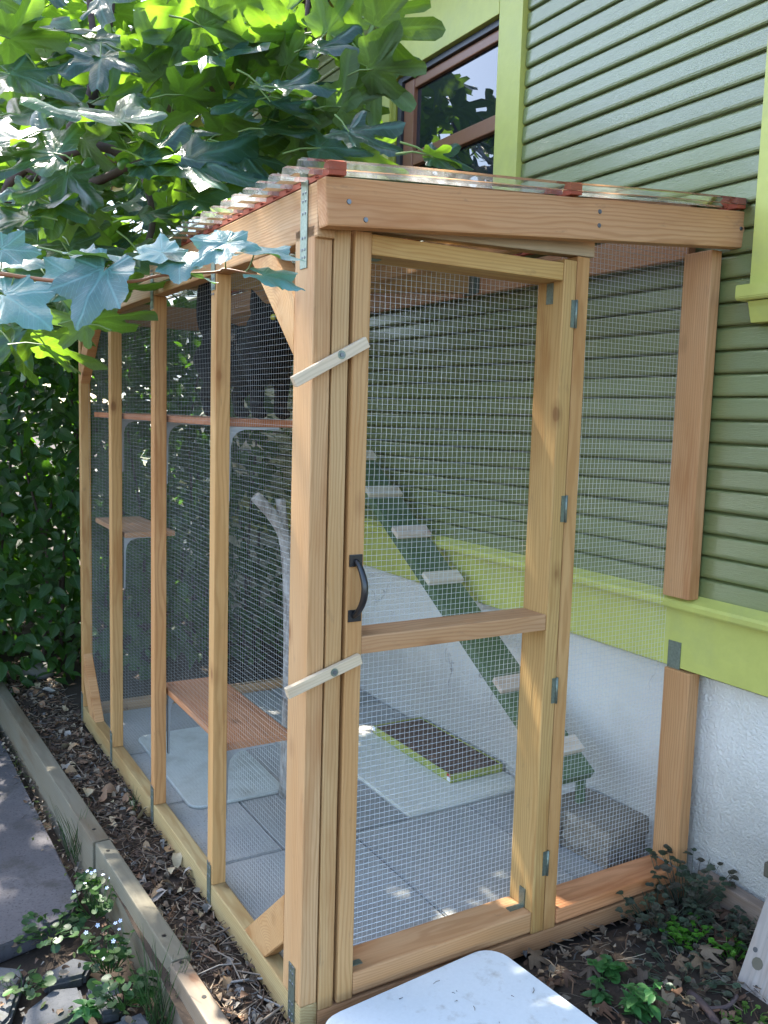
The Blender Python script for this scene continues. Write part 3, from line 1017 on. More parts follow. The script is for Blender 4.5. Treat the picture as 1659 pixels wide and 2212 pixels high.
# ------------------------------------------------------------------ CAT
def build_cat():
    parts = []

    def ell(c, r, rot=None):
        parts.append(('e', Vector(c), r, rot))

    def cap(a, b, ra, rb, n=7):
        a, b = Vector(a), Vector(b)
        for i in range(n + 1):
            t = i / n
            parts.append(('e', a.lerp(b, t), ((ra + (rb - ra) * t),) * 3, None))
    # local frame: cat looks along +X, Z up, feet at z = 0
    ell((-.115, 0, .178), (.092, .080, .094))      # rump
    ell((-.03, 0, .172), (.108, .078, .086))       # belly
    ell((.075, 0, .178), (.090, .074, .092))       # chest
    cap((.09, 0, .210), (0.1340, -0.0420, 0.2280), .066, .054)
    ell((0.1580, -0.0420, 0.2480), (.056, .058, .051))       # skull
    ell((0.2010, -0.0480, 0.2330), (.030, .032, .025))       # muzzle
    ell((0.1650, -0.0110, 0.2290), (.032, .027, .027)); ell((0.1650, -0.0730, 0.2290), (.032, .027, .027))
    for s in (-1, 1):
        # ears: cones
        cap((0.1520, s * .036 + -0.042, 0.2830), (0.1440, s * .050 + -0.042, 0.3300), .0220, .0035, 10)
        # front legs
        cap((.085, s * .042, .17), (.097, s * .040, .085), .036, .0225)
        cap((.097, s * .040, .085), (.094, s * .038, .022), .0220, .0185)
        ell((.108, s * .038, .015), (.028, .020, .0155))
        # hind legs: thigh, shank back to the hock, metatarsus
        cap((-.115, s * .048, .16), (-.085, s * .054, .105), .056, .036)
        cap((-.085, s * .054, .105), (-.142, s * .052, .066), .032, .020)
        cap((-.142, s * .052, .066), (-.128, s * .050, .018), .0195, .0175)
        ell((-.110, s * .050, .015), (.030, .020, .0155))
    # tail up
    tp = smooth_path([(-.185, 0, .235), (-.225, .0, .27), (-.232, .0, .33), (-.222, .0, .375), (-.205, .0, .395)], 5)
    for i in range(len(tp) - 1):
        cap(tp[i], tp[i + 1], .030, .030, 2)
    bm = bmesh.new()
    for _, c, r, rot in parts:
        Mx = T(c) @ Matrix.Diagonal((r[0], r[1], r[2], 1))
        bmesh.ops.create_icosphere(bm, subdivisions=2, radius=1, matrix=Mx)
    me = bpy.data.meshes.new('cat_body'); bm.to_mesh(me); bm.free()
    tmp = bpy.data.objects.new('tmp', me); COL.objects.link(tmp)
    rm = tmp.modifiers.new('r', 'REMESH'); rm.mode = 'VOXEL'; rm.voxel_size = .0055
    sm = tmp.modifiers.new('s', 'SMOOTH'); sm.iterations = 6; sm.factor = .5
    dg = bpy.context.evaluated_depsgraph_get()
    m2 = bpy.data.meshes.new_from_object(tmp.evaluated_get(dg))
    bpy.data.objects.remove(tmp)
    m2.materials.clear(); m2.materials.append(M_CAT); m2.shade_smooth()
    return m2


cat_m = build_cat()
ang = math.atan2(-.98, .20)
CM = T((.168, .742, 1.2885)) @ Matrix.Rotation(ang, 4, 'Z')
cat = link(bpy.data.objects.new('cat', cat_m), CM)
tag(cat, 'black cat standing with raised tail on the upper shelf inside the run', 'cat')
for s in (-1, 1):
    bm = bmesh.new(); bmesh.ops.create_uvsphere(bm, u_segments=12, v_segments=8, radius=.0088)
    bm_obj('eye', bm, M_EYE, cat, CM @ T((0.2040, s * .023 + -0.042, 0.2570)), True)
    bm = bmesh.new(); bmesh.ops.create_uvsphere(bm, u_segments=10, v_segments=6, radius=.0038)
    bm_obj('pupil', bm, M_BLACKIRON, cat, CM @ T((0.2110, s * .0235 + -0.042, 0.2570)) @ Matrix.Diagonal((.8, .5, 1.4, 1)), True)
bm = bmesh.new(); bmesh.ops.create_uvsphere(bm, u_segments=10, v_segments=6, radius=.006)
bm_obj('nose', bm, M_NOSE, cat, CM @ T((0.2300, -0.0480, 0.2400)), True)
# ================================================================== PLANTS
def frame(base, tipdir, normal, size, twist=0.0):
    """leaf frame: base point, +Y to the tip, +Z the upper side"""
    z = Vector(normal).normalized(); y = Vector(tipdir); y = (y - z * y.dot(z))
    if y.length < 1e-4: y = z.orthogonal()
    y.normalize(); x = y.cross(z)
    Mx = Matrix((x * size, y * size, z * size)).transposed().to_4x4()
    Mx.translation = Vector(base)
    return Mx


def radial_leaf(rf, th_max, nth, rings, curl, wav, seed, notch=0.0):
    V, A, Fc = [(0, 0, 0)], [(0, 0, 0)], []
    ths = [-th_max + 2 * th_max * i / (nth - 1) for i in range(nth)]
    for k in rings:
        for t in ths:
            r = rf(t) * k
            x, y = r * math.sin(t), r * math.cos(t)
            z = -curl * (y * y if y > 0 else y * y * .4) + wav * .5 * noise.noise((x * 3 + seed, y * 3, seed)) * r + wav * math.cos(t * 7.2) * r * r * .35
            z += .10 * abs(x)
            V.append((x, y, z)); A.append((t, r, 0))
    n = nth
    for i in range(n - 1):
        Fc.append((0, 1 + i + 1, 1 + i))
    for j in range(len(rings) - 1):
        for i in range(n - 1):
            a = 1 + j * n + i; b = a + n
            Fc.append((a, a + 1, b + 1)); Fc.append((a, b + 1, b))
    return np.array(V, float), np.array(A, float), np.array(Fc, int)


def fig_r(seed):
    rs = random.Random(seed)
    L = [1.0, rs.uniform(.80, .95), rs.uniform(.80, .95), rs.uniform(.48, .64), rs.uniform(.48, .64)]
    C = [0, .87, -.87, 1.75, -1.75]
    sg = [rs.uniform(.30, .375) for _ in C]
    fl = rs.uniform(.38, .48)

    def f(t):
        r = max(l * math.exp(-(abs(t - c) / s) ** 3.2) for l, c, s in zip(L, C, sg))
        base = fl * (1 - .35 * max(0, abs(t) - 1.4))
        return max(r, base) * (1 + .022 * math.sin(t * 31 + seed) + .012 * math.sin(t * 57))
    return f


def berry_r(seed):
    rs = random.Random(seed)
    L = [1.0, rs.uniform(.78, .88), rs.uniform(.78, .88), .55, .55]; C = [0, .84, -.84, 1.7, -1.7]

    def f(t):
        r = max(l * max(0, 1 - .34 * abs(t - c) / .44) for l, c in zip(L, C))
        s = (abs(t) * 11) % 1.0
        return max(r, .5) * (1 + .055 * (1 - s)) * (1 - .30 * max(0, abs(t) - 2.2))
    return f


def ovate(seed):
    rs = random.Random(seed)
    wd = rs.uniform(.24, .34)
    prof = [(0, 0), (.18, .72), (.42, 1.0), (.68, .72), (.88, .3), (1, 0)]
    V, A, Fc = [], [], []
    for y, k in prof:
        for s in (-1, 0, 1):
            x = s * wd * k
            z = abs(x) * .35 - .18 * y * y
            V.append((x, y, z)); r = math.hypot(x, y); A.append((math.atan2(x, y) if r else 0, r, 0))
    for i in range(len(prof) - 1):
        a = i * 3; b = a + 3
        for s in (0, 1):
            Fc.append((a + s, a + s + 1, b + s + 1)); Fc.append((a + s, b + s + 1, b + s))
    return np.array(V, float), np.array(A, float), np.array(Fc, int)


def fast_mesh(name, V, Fc, mat, attrs=(), smooth=True):
    me = bpy.data.meshes.new(name)
    me.vertices.add(len(V)); me.vertices.foreach_set('co', np.asarray(V, np.float32).ravel())
    n = len(Fc); me.loops.add(n * 3); me.polygons.add(n)
    me.loops.foreach_set('vertex_index', np.asarray(Fc, np.int32).ravel())
    me.polygons.foreach_set('loop_start', np.arange(0, n * 3, 3, dtype=np.int32))
    me.update(calc_edges=True)
    for nm, typ, key, arr in attrs:
        at_ = me.attributes.new(nm, typ, 'POINT'); at_.data.foreach_set(key, np.asarray(arr, np.float32).ravel())
    if mat: me.materials.append(mat)
    if smooth: me.shade_smooth()
    return me


def merge(name, variants, mats, mat, parent=None):
    Vs, As, Fs = [], [], []; off = 0
    for i, Mx in mats:
        V, A, Fc = variants[i]
        m = np.array(Mx)
        Vs.append(V @ m[:3, :3].T + m[:3, 3]); a = A.copy(); a[:, 2] = random.random(); As.append(a); Fs.append(Fc + off); off += len(V)
    V = np.concatenate(Vs); c = V.mean(0)
    me = fast_mesh(name, V - c, np.concatenate(Fs), mat, [('lf', 'FLOAT_VECTOR', 'vector', np.concatenate(As))])
    o = link(bpy.data.objects.new(name, me), T(c), parent)
    o['kind'] = 'stuff'
    return o


def variants_mesh(name, variants, mat):
    return [fast_mesh(name, V, Fc, mat, [('lf', 'FLOAT_VECTOR', 'vector', A)]) for V, A, Fc in variants]


def inpoly(x, y, P):
    c = False; j = len(P) - 1
    for i in range(len(P)):
        if (P[i][1] > y) != (P[j][1] > y) and x < (P[j][0] - P[i][0]) * (y - P[i][1]) / (P[j][1] - P[i][1]) + P[i][0]:
            c = not c
        j = i
    return c


def rv(s=1.0):
    return Vector((random.gauss(0, s), random.gauss(0, s), random.gauss(0, s)))


UP = Vector((0, 0, 1))
FIG_HI = [radial_leaf(fig_r(i), 2.62, 55, (.3, .62, .86, 1.0), rpick(.12, .45), .40, i * 3.7) for i in range(7)]
FIG_LO = [radial_leaf(fig_r(i + 20), 2.62, 27, (.45, 1.0), rpick(.12, .42), .34, i * 2.3) for i in range(6)]
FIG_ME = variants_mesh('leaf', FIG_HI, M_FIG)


def clear_ok(p, s):
    if p.x > 1.02 and p.z < 3.3 and p.y > -.2: return False          # house wall
    if p.x > .60 and 3.05 < p.z < 3.6: return False                   # eave
    if -.12 < p.x < 1.25 and -.15 < p.y < 2.3 and p.z < 1.93 + s * .3: return False   # inside the run
    return True


fig = empty('fig_tree', (-.45, 3.7, 0), 'fig tree with large lobed leaves overhanging the run roof', 'tree')
tube('trunk', fig, smooth_path([(-.45, 3.7, -.05), (-.42, 3.65, .8), (-.36, 3.55, 1.7), (-.25, 3.4, 2.5), (-.2, 3.3, 3.4)], 4), [.10 - .004 * i for i in range(17)], M_BARK, 12)
petioles = []


def limb(pts, r0, r1, mat=M_BARK):
    P = smooth_path(pts, 4)
    tube('branch', fig, P, [r0 + (r1 - r0) * i / (len(P) - 1) for i in range(len(P))], mat, 8)
    return P


D0 = 3.2
limb([(-.30, 3.45, 2.1), at(165, 269, D0), at(207, 112, D0), at(232, 56, D0 - .1), at(250, -120, D0 - .1)], .028, .014)
limb([at(207, 112, D0), at(200, 60, D0), at(193, -10, D0), at(190, -150, D0)], .015, .009)
limb([(-.28, 3.45, 2.4), at(-40, 90, 3.3), at(30, 20, 3.1), at(60, -90, 3.0)], .045, .028)
limb([(-.36, 3.55, 1.6), at(22, 395, 3.0), at(126, 408, 2.8), at(200, 395, 2.6), at(262, 368, 2.5), at(330, 340, 2.45)], .022, .008, M_BARK)
limb([(-.30, 3.45, 2.1), at(150, 330, 3.0), at(300, 350, 2.9), at(420, 320, 2.8), at(560, 300, 2.6)], .020, .007)
limb([at(560, 300, 2.6), at(600, 235, 2.5), at(640, 130, 2.45), at(662, 40, 2.4), at(670, -60, 2.4)], .009, .006)
limb([at(420, 320, 2.8), at(600, 330, 2.7), at(720, 200, 2.5), at(790, 90, 2.4), at(830, 0, 2.4)], .010, .005, M_GREENSTEM)
limb([at(300, 350, 2.9), at(330, 470, 2.7), at(300, 560, 2.6), at(230, 640, 2.6), at(190, 690, 2.6)], .012, .005, M_BARK)
limb([(-.36, 3.55, 1.7), at(20, 560, 3.3), at(60, 690, 3.1), at(90, 745, 3.0)], .018, .006, M_BARK)

fig_leaves = []


def fig_leaf(base, tip, normal, size):
    v = random.randrange(len(FIG_ME))
    o = bpy.data.objects.new('leaf', FIG_ME[v])
    Mx = frame(base, tip, normal, size)
    link(o, Mx, fig)
    fig_leaves.append(o)
    b = Vector(base); t = (Vector(tip) - Vector(normal).normalized() * Vector(tip).dot(Vector(normal).normalized())).normalized()
    e = b - t * rpick(.05, .09) + UP * rpick(-.02, .03) + rv(.008)
    petioles.append([b + t * size * .02, b.lerp(e, .5) + UP * .006, e])


def scr_dir(deg):
    a = math.radians(deg)
    return CR * math.cos(a) + CU * math.sin(a)


TOPN = (-CF * .55 + UP * .80).normalized()
BACKN = (CF * .55 + UP * .70).normalized()
# the leaves one can pick out in the photograph: picture position of the leaf base, length, direction of the tip, side seen
for (u, v, ln, deg, side, d) in [(256, 262, 185, 122, 't', 2.25), (120, 332, 165, 168, 't', 2.2), (311, 302, 100, 20, 't', 2.35), (310, 345, 120, -12, 't', 2.3),
                                 (350, 165, 140, 70, 'b', 2.6), (395, 205, 120, -25, 'b', 2.55), (330, 360, 150, -20, 't', 2.35), (400, 352, 200, -14, 't', 2.3),
                                 (803, 150, 125, 10, 'b', 2.25), (806, 158, 120, -38, 'b', 2.3), (815, 60, 150, 8, 'b', 2.2), (583, 220, 130, -62, 't', 2.35), (560, 215, 95, 200, 't', 2.4),
                                 (752, 285, 125, -38, 't', 2.15), (735, 232, 125, 25, 'b', 2.3), (700, 240, 110, -40, 'b', 2.35), (560, 185, 90, -5, 't', 2.2), (600, 190, 110, -10, 't', 2.2),
                                 (92, 442, 110, -85, 't', 2.4), (110, 440, 110, -40, 't', 2.4), (300, 470, 130, -18, 't', 2.3), (200, 690, 120, -10, 'b', 2.3), (185, 700, 90, 165, 'b', 2.3),
                                 (95, 745, 120, -35, 'b', 2.5), (100, 752, 70, -110, 'b', 2.5), (928, 335, 75, 25, 'b', 1.95), (935, 340, 80, -8, 't', 1.95), (520, 130, 130, 140, 'b', 2.5),
                                 (640, 70, 120, 160, 'b', 2.35), (560, 60, 120, 20, 'b', 2.5), (680, 105, 110, -20, 't', 2.3), (470, 120, 150, -40, 't', 2.4), (40, 250, 190, 20, 't', 2.4),
                                 (50, 300, 150, 180, 't', 2.2), (60, 470, 130, 200, 't', 2.3), (300, 545, 100, -40, 't', 2.35), (420, 430, 130, -25, 't', 2.3), (150, 530, 120, -70, 't', 2.5),
                                 (620, 140, 115, 35, 'b', 2.4), (705, 70, 110, 60, 'b', 2.35), (755, 120, 105, -70, 'b', 2.35), (650, 285, 115, -30, 'b', 2.4), (690, 320, 105, 5, 't', 2.3), (600, 300, 120, 150, 'b', 2.5),
                                 (640, 335, 110, -15, 'b', 2.45), (520, 330, 120, -10, 't', 2.4), (480, 290, 120, 40, 'b', 2.55), (770, 55, 110, 120, 'b', 2.4), (560, 380, 100, -25, 'b', 2.45), (840, 20, 100, 60, 'b', 2.35), (500, 230, 120, 100, 'b', 2.6), (440, 40, 130, 20, 'b', 2.6), (20, 160, 150, -30, 't', 2.5), (30, 60, 150, 10, 't', 2.6)]:
    dirv = scr_dir(deg + rpick(-6, 6))
    n = (TOPN if side == 't' else BACKN) + rv(.16 if side == 't' else .34)
    base = at(u, v, d)
    fig_leaf(base, dirv, n, ln * d / FPX * (.98 if side == 'b' and u > 480 else 1.15))

CANOPY = [(-30, -40), (560, -40), (640, 60), (800, 190), (800, 330), (740, 350), (560, 430), (420, 520), (300, 640), (190, 720), (60, 760), (-30, 740)]
n_try = 0
while len(fig_leaves) < 265 and n_try < 6000:
    n_try += 1
    u, v = rpick(-40, 930), rpick(-80, 760)
    if not inpoly(u, v, CANOPY): continue
    d = rpick(2.35, 4.2) if u > 350 else rpick(2.4, 4.4)
    p = at(u, v, d); s = rpick(.115, .20)
    if u > 480 and random.random() < .45: continue
    if u > 200 and noise.noise(Vector((u * .008, v * .008, 2.0))) < -.22: continue
    if not clear_ok(p, s): continue
    back = random.random() < (.62 if v < 300 else .35)
    n = (BACKN if back else TOPN) + rv(.5)
    fig_leaf(p, scr_dir(rpick(-150, 60)) + UP * -.2, n, s)
mats = []
n_try = 0
while len(mats) < 430 and n_try < 20000:
    n_try += 1
    u, v = rpick(-140, 520), rpick(-60, 700)
    d = rpick(3.6, 6.5)
    p = at(u, v, d); s = rpick(.12, .22)
    if not clear_ok(p, s) or noise.noise(Vector((u * .012, v * .012, 5.0))) < -.22 or (u > 300 and random.random() < .5): continue
    mats.append((random.randrange(6), frame(p, rv(1) - UP * .6, UP * .8 + rv(.55), s)))
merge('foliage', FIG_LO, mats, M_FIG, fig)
# unseen tall tree, added behind the hedge so its crown shades the run
tall = empty('added_shade_tree', (-.9, 5.6, 0), 'unseen tall tree added behind the hedge to shade the run', 'tree')
tube('trunk', tall, smooth_path([(-.9, 5.6, -.1), (-.86, 5.55, 2), (-.8, 5.4, 4), (-.75, 5.2, 6), (-.7, 5.1, 7.4)], 4), [.13 - .006 * i for i in range(17)], M_BARK, 12)
for tgt in ((-.2, 3.2, 5.6), (.4, 4.6, 5.9), (-1.4, 3.8, 5.8), (.2, 6.2, 6.0), (-.5, 2.6, 6.2), (-1.3, 6.3, 6.3)):
    p0_ = Vector((-.80, 5.4, 4.0 + rpick(0, .6)))
    tube('branch', tall, smooth_path([p0_, p0_.lerp(Vector(tgt), .5) + UP * .25, tgt], 4), [.05 - .005 * i for i in range(9)], M_BARK, 7)
cm = []
while len(cm) < 620:
    p = Vector((rpick(-1.6, .75), rpick(2.5, 7.2), rpick(5.3, 6.9)))
    if noise.noise(p * 1.25 + Vector((3, 1, 0))) < -.16: continue
    cm.append((random.randrange(6), frame(p, rv(1) - UP * .5, UP * .9 + rv(.5), rpick(.13, .22))))
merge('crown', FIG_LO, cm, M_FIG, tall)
PV, PF = [], []
for P in petioles:
    a, b = tube_data(P, [.0022, .0024, .0028], 5, False)
    n = len(PV); PV += a; PF += [tuple(i + n for i in q) for q in b]
o = pyd('leaf_stalk', PV, PF, M_GREENSTEM, fig, smooth=True); o['kind'] = 'stuff'
for (u, v, r, d) in ((193, 364, 17, 2.55), (272, 358, 18, 2.5), (255, 390, 15, 2.55), (155, 475, 12, 2.5), (668, 228, 10, 2.35), (760, 165, 9, 2.3), (575, 168, 9, 2.4)):
    bm = bmesh.new(); bmesh.ops.create_icosphere(bm, subdivisions=3, radius=1)
    R = r * d / FPX
    for q in bm.verts:
        k = 1 + .5 * max(0, q.co.z) ** 2
        q.co = Vector((q.co.x / k ** .6, q.co.y / k ** .6, q.co.z * (1 + .35 * max(0, q.co.z)))) * R
    bm_obj('fig_fruit', bm, M_FIGFRUIT, fig, T(at(u, v, d)) @ Matrix.Rotation(rpick(-.5, .5), 4, 'X'), True)

# ------------------------------------------------------------------ hedge behind the run
hedge = empty('hedge', (-.1, 3.0, 0), 'dense dark green leafy hedge behind the far end of the run', 'hedge')
OV = [ovate(i) for i in range(5)]
OV_ME = variants_mesh('leaf', OV, M_HEDGE)
for i in range(34):
    x = -1.5 + 2.65 * i / 33 + rpick(-.03, .03); y = rpick(2.75, 3.5)
    tube('stem', hedge, smooth_path([(x, y, -.05), (x + rpick(-.08, .08), y + rpick(-.08, .05), .6), (x + rpick(-.15, .15), y + rpick(-.2, .1), 1.25), (x + rpick(-.2, .2), y + rpick(-.3, .1), 1.75)], 3),
         [.010 - .0007 * k for k in range(10)], M_BARK, 5)


def hedge_front(x, z):
    return 2.50 + .16 * noise.noise((x * 2.2, z * 2.2, 5)) + .05 * noise.noise((x * 7, z * 7, 9)) + .22 * max(0, .35 - z)


cand = []
for i in range(9500):
    x, z = rpick(-1.7, 1.12), rpick(.03, 2.05)
    dep = random.random() ** 1.6 * 1.0
    y = hedge_front(x, z) + dep
    if z > 1.70 + .25 * noise.noise((x * 2, y * 2, 0)): continue
    p = Vector((x, y, z)); s = rpick(.034, .10)
    n = Vector((-.1, -.55, .75)) + rv(.42)
    cand.append((dep, random.randrange(5), frame(p, Vector((rpick(-1, 1), -.5, -.55)) + rv(.3), n, s), p))
vis = sorted([c for c in cand if 0 <= proj(c[3])[0] <= 200 and 690 < proj(c[3])[1] < 1480], key=lambda c: c[0])
heroes = vis[:280]; hid = set(id(c) for c in heroes)
for c in heroes:
    link(bpy.data.objects.new('leaf', OV_ME[c[1]]), c[2], hedge)
rest = [(c[1], c[2]) for c in cand if id(c) not in hid]
for i in range(7500):
    p = Vector((rpick(-2.6, 1.12), rpick(3.4, 4.9), rpick(.05, 2.0)))
    rest.append((random.randrange(5), frame(p, rv(1), Vector((-.1, -.5, .7)) + rv(.5), rpick(.09, .15))))
merge('foliage', OV, rest, M_HEDGE, hedge)

# ------------------------------------------------------------------ berry cane reaching in from the left
BER = [radial_leaf(berry_r(i), 2.75, 96, (.25, .5, .75, .92, 1.0), rpick(.12, .3), .22, i * 5.1) for i in range(5)]
BER_ME = variants_mesh('leaf', BER, M_BERRY)
berry = empty('berry_cane', at(-60, 585, 1.5), 'trailing berry cane with blue green toothed leaves before the side wall', 'plant')
BD = 1.45
sp = smooth_path([at(-70, 580, BD + .05), at(0, 591, BD), at(67, 601, BD), at(180, 612, BD - .02), at(294, 607, BD), at(347, 595, BD), at(465, 588, BD), at(487, 581, BD), at(569, 597, BD - .03)], 4)
tube('stem', berry, sp, [.0042 - .0028 * i / (len(sp) - 1) for i in range(len(sp))], M_REDSTEM, 8)
tube('stem', berry, smooth_path([at(-60, 470, 1.5), at(20, 520, 1.48), at(110, 540, 1.47), at(190, 560, 1.45)], 4), .0018, M_GREENSTEM, 6)


def c4(x, y): return (x / 2.37) / 1.507, (600 + y / 2.37) / 1.507
def c5(x, y): return (250 + x / 1.952) / 1.507, (500 + y / 1.952) / 1.507


for (b, t, sc, tilt, d) in [(c4(800, 670), c4(690, 1010), 1.02, .35, 1.42), (c4(600, 730), c4(290, 830), .95, .45, 1.47), (c4(40, 860), c4(300, 1110), 1.0, .5, 1.42), (c4(20, 500), c4(230, 470), .95, .5, 1.44),
                            (c4(60, 580), c4(300, 690), .9, .55, 1.5), (c4(665, 545), c4(600, 440), 1.0, .7, 1.45), (c4(665, 545), c4(1080, 500), .7, 1.3, 1.45), (c4(1250, 525), c4(1090, 410), 1.0, .5, 1.43),
                            (c4(1390, 590), c4(1420, 800), 1.0, .55, 1.44), (c4(1250, 540), c4(1540, 430), .8, .9, 1.46), (c5(945, 570), c5(830, 690), 1.15, .5, 1.43), (c5(945, 565), c5(1180, 560), .7, .8, 1.44), (c5(1130, 630), c5(1440, 712), .75, 1.25, 1.43),
                            (c5(1185, 775), c5(1500, 920), .60, .95, 1.42), (c5(730, 780), c5(900, 838), .7, 1.2, 1.46), (c4(-60, 700), c4(-120, 850), 1.0, .4, 1.5), (c4(0, 790), c4(120, 780), .8, .8, 1.48)]:
    pb, pt_ = at(b[0], b[1], d), at(t[0], t[1], d)
    L = (pt_ - pb).length
    n = (-CF * math.cos(tilt) + UP * (.25 + math.sin(tilt))).normalized() + rv(.10)
    link(bpy.data.objects.new('leaf', random.choice(BER_ME)), frame(pb, (pt_ - pb), n, L * sc * 1.36), berry)
    q = min(sp, key=lambda s: (s - pb).length)
    tube('leaf_stalk', berry, smooth_path([q, q.lerp(pb, .5) - UP * .006, pb], 3), .0012, M_GREENSTEM, 5)


# ------------------------------------------------------------------ litter, mulch, small plants
class Piles:
    def __init__(s): s.V, s.F, s.C, s.n = [], [], [], 0

    def add(s, V, Fc, col):
        s.V.append(np.asarray(V, float)); s.F.append(np.asarray(Fc, int) + s.n); s.C.append(np.tile(np.array(col + (1,)), (len(V), 1))); s.n += len(V)

    def obj(s, name, mat, parent=None, kind=None, smooth=False):
        V = np.concatenate(s.V); c = V.mean(0); c[2] = V[:, 2].min()
        me = fast_mesh(name, V - c, np.concatenate(s.F), mat, [('tint', 'FLOAT_COLOR', 'color', np.concatenate(s.C))], smooth)
        o = link(bpy.data.objects.new(name, me), T(c), parent)
        if kind: o['kind'] = kind
        return o


def stick(pl, p, L, r, az, el, col):
    d = Vector((math.cos(az) * math.cos(el), math.sin(az) * math.cos(el), math.sin(el)))
    a = Vector(p); m = a + d * L * .5 + rv(L * .05); b = a + d * L + rv(L * .04)
    V, Fc = tube_data([a, m, b], [r, r * .95, r * .6], 4, False)
    T3 = [t for q in Fc for t in ((q[0], q[1], q[2]), (q[0], q[2], q[3]))]
    pl.add([tuple(v) for v in V], T3, col)


def chip(pl, p, s, col, n):
    V, A, Fc = OV[random.randrange(5)]
    m = np.array(frame(p, rv(1), Vector(n) + rv(.4), s))
    W = V.copy(); W[:, 2] += .5 * W[:, 0] ** 2 + .25 * np.sin(W[:, 1] * 4 + random.random() * 6)
    pl.add(W @ m[:3, :3].T + m[:3, 3], Fc, col)


BROWNS = [(.11, .075, .05), (.16, .115, .075), (.22, .17, .12), (.075, .05, .036), (.13, .12, .105), (.27, .215, .15), (.17, .10, .06)]
mul = Piles()
for i in range(3600):
    y = rpick(-.75, 3.0); x = rpick(edge_out(y) + .052, -.003)
    z = bed_h(x, y) + rpick(.0, .014)
    c = random.choice(BROWNS); k = rpick(.6, 1.25); c = tuple(q * k for q in c)
    if random.random() < .55:
        stick(mul, (x, y, z), rpick(.012, .065), rpick(.0007, .0023), rpick(0, 6.28), rpick(-.15, .3), c)
    else:
        chip(mul, (x, y, z), rpick(.010, .030), c, (0, 0, 1))
for i in range(42):
    y = rpick(-.6, .45); x = rpick(edge_out(y) + .055, -.02)
    stick(mul, (x, y, bed_h(x, y) + .012), rpick(.06, .16), rpick(.002, .0042), rpick(0, 6.28), rpick(-.05, .18), random.choice([(.26, .24, .21), (.2, .16, .12), (.33, .31, .28), (.15, .11, .08)]))
for i in range(90):
    y = rpick(-.5, 3.0); x = rpick(edge_out(y) + .055, -.02)
    chip(mul, (x, y, bed_h(x, y) + .012), rpick(.035, .06), random.choice([(.30, .20, .11), (.22, .13, .075), (.36, .29, .18), (.30, .27, .23)]), (0, 0, 1))
tag(mul.obj('mulch', M_LITTER), 'brown mulch of chips, twigs and dry leaves along the run', 'mulch', kind='stuff')
lit = Piles()
for i in range(3000):
    x, y = rpick(.0, 1.21), rpick(-1.2, -.012)
    if y > -.45 and x < .54: continue
    z = bed_h(x, y) + rpick(0, .012)
    c = random.choice(BROWNS); k = rpick(.5, 1.1); c = tuple(q * k for q in c)
    if random.random() < .5: stick(lit, (x, y, z), rpick(.012, .06), rpick(.0006, .002), rpick(0, 6.28), rpick(-.1, .3), c)
    else: chip(lit, (x, y, z), rpick(.010, .03), c, (0, 0, 1))
for i in range(110):
    x, y = rpick(.54, 1.17), rpick(-.75, -.03)
    c = random.choice([(.105, .055, .032), (.08, .045, .028), (.13, .085, .05), (.07, .05, .035), (.16, .115, .075)])
    V, A, Fc = random.choice(FIG_LO)
    m = np.array(frame((x, y, bed_h(x, y) + .014), rv(1), UP + rv(.2), rpick(.024, .05)))
    W = V.copy(); W[:, 2] += .22 * np.sin(W[:, 0] * 4 + random.random() * 6) + .2 * np.sin(W[:, 1] * 3 + random.random() * 6)
    lit.add(W @ m[:3, :3].T + m[:3, 3], Fc, c)
for i in range(26):
    x, y = rpick(.06, .48), rpick(-.5, -.07)
    if random.random() < .6: stick(lit, (x, y, .0712), rpick(.006, .035), rpick(.0005, .0011), rpick(0, 6.28), 0, random.choice(BROWNS))
    else: chip(lit, (x, y, .0715), rpick(.004, .012), random.choice(BROWNS), (0, 0, 1))
tag(lit.obj('leaf_litter', M_LITTER), 'brown dead leaves and twigs on the soil before the run', 'leaf litter', kind='stuff')
pl = Piles()
for i in range(420):
    y = rpick(.1, 2.9); x = edge_out(y) - abs(random.gauss(0, .03)) - .004
    z = -.084 if y > .85 else -.112
    c = random.choice(BROWNS + [(.07, .085, .02), (.05, .06, .02)])
    if random.random() < .4: stick(pl, (x, y, z), rpick(.01, .04), .0009, rpick(0, 6.28), rpick(0, .2), c)
    else: chip(pl, (x, y, z + .003), rpick(.008, .02), c, (0, 0, 1))
for i in range(260):
    x, y = rpick(-.75, -.22), rpick(.1, .78)
    chip(pl, (x, y, -.098 + rpick(0, .006)), rpick(.008, .028), random.choice(BROWNS + [(.05, .07, .02)] * 3), (0, 0, 1))
tag(pl.obj('path_debris', M_LITTER), 'moss crumbs and dead leaf bits along the path edge', 'debris', kind='stuff')


def round_leaf_data(s):
    V = [(0, 0, 0)]; n = 10
    for i in range(n):
        a = -2.75 + 5.5 * i / (n - 1)
        r = (1.0 - .12 * abs(a) / 2.75)
        V.append((r * math.sin(a) * .8, r * math.cos(a) * .8 + .25, .12 * abs(math.sin(a)) - .1 * math.cos(a)))
    Fc = [(0, i + 1, i) for i in range(1, n)]
    return np.array(V) * s, np.array(Fc)


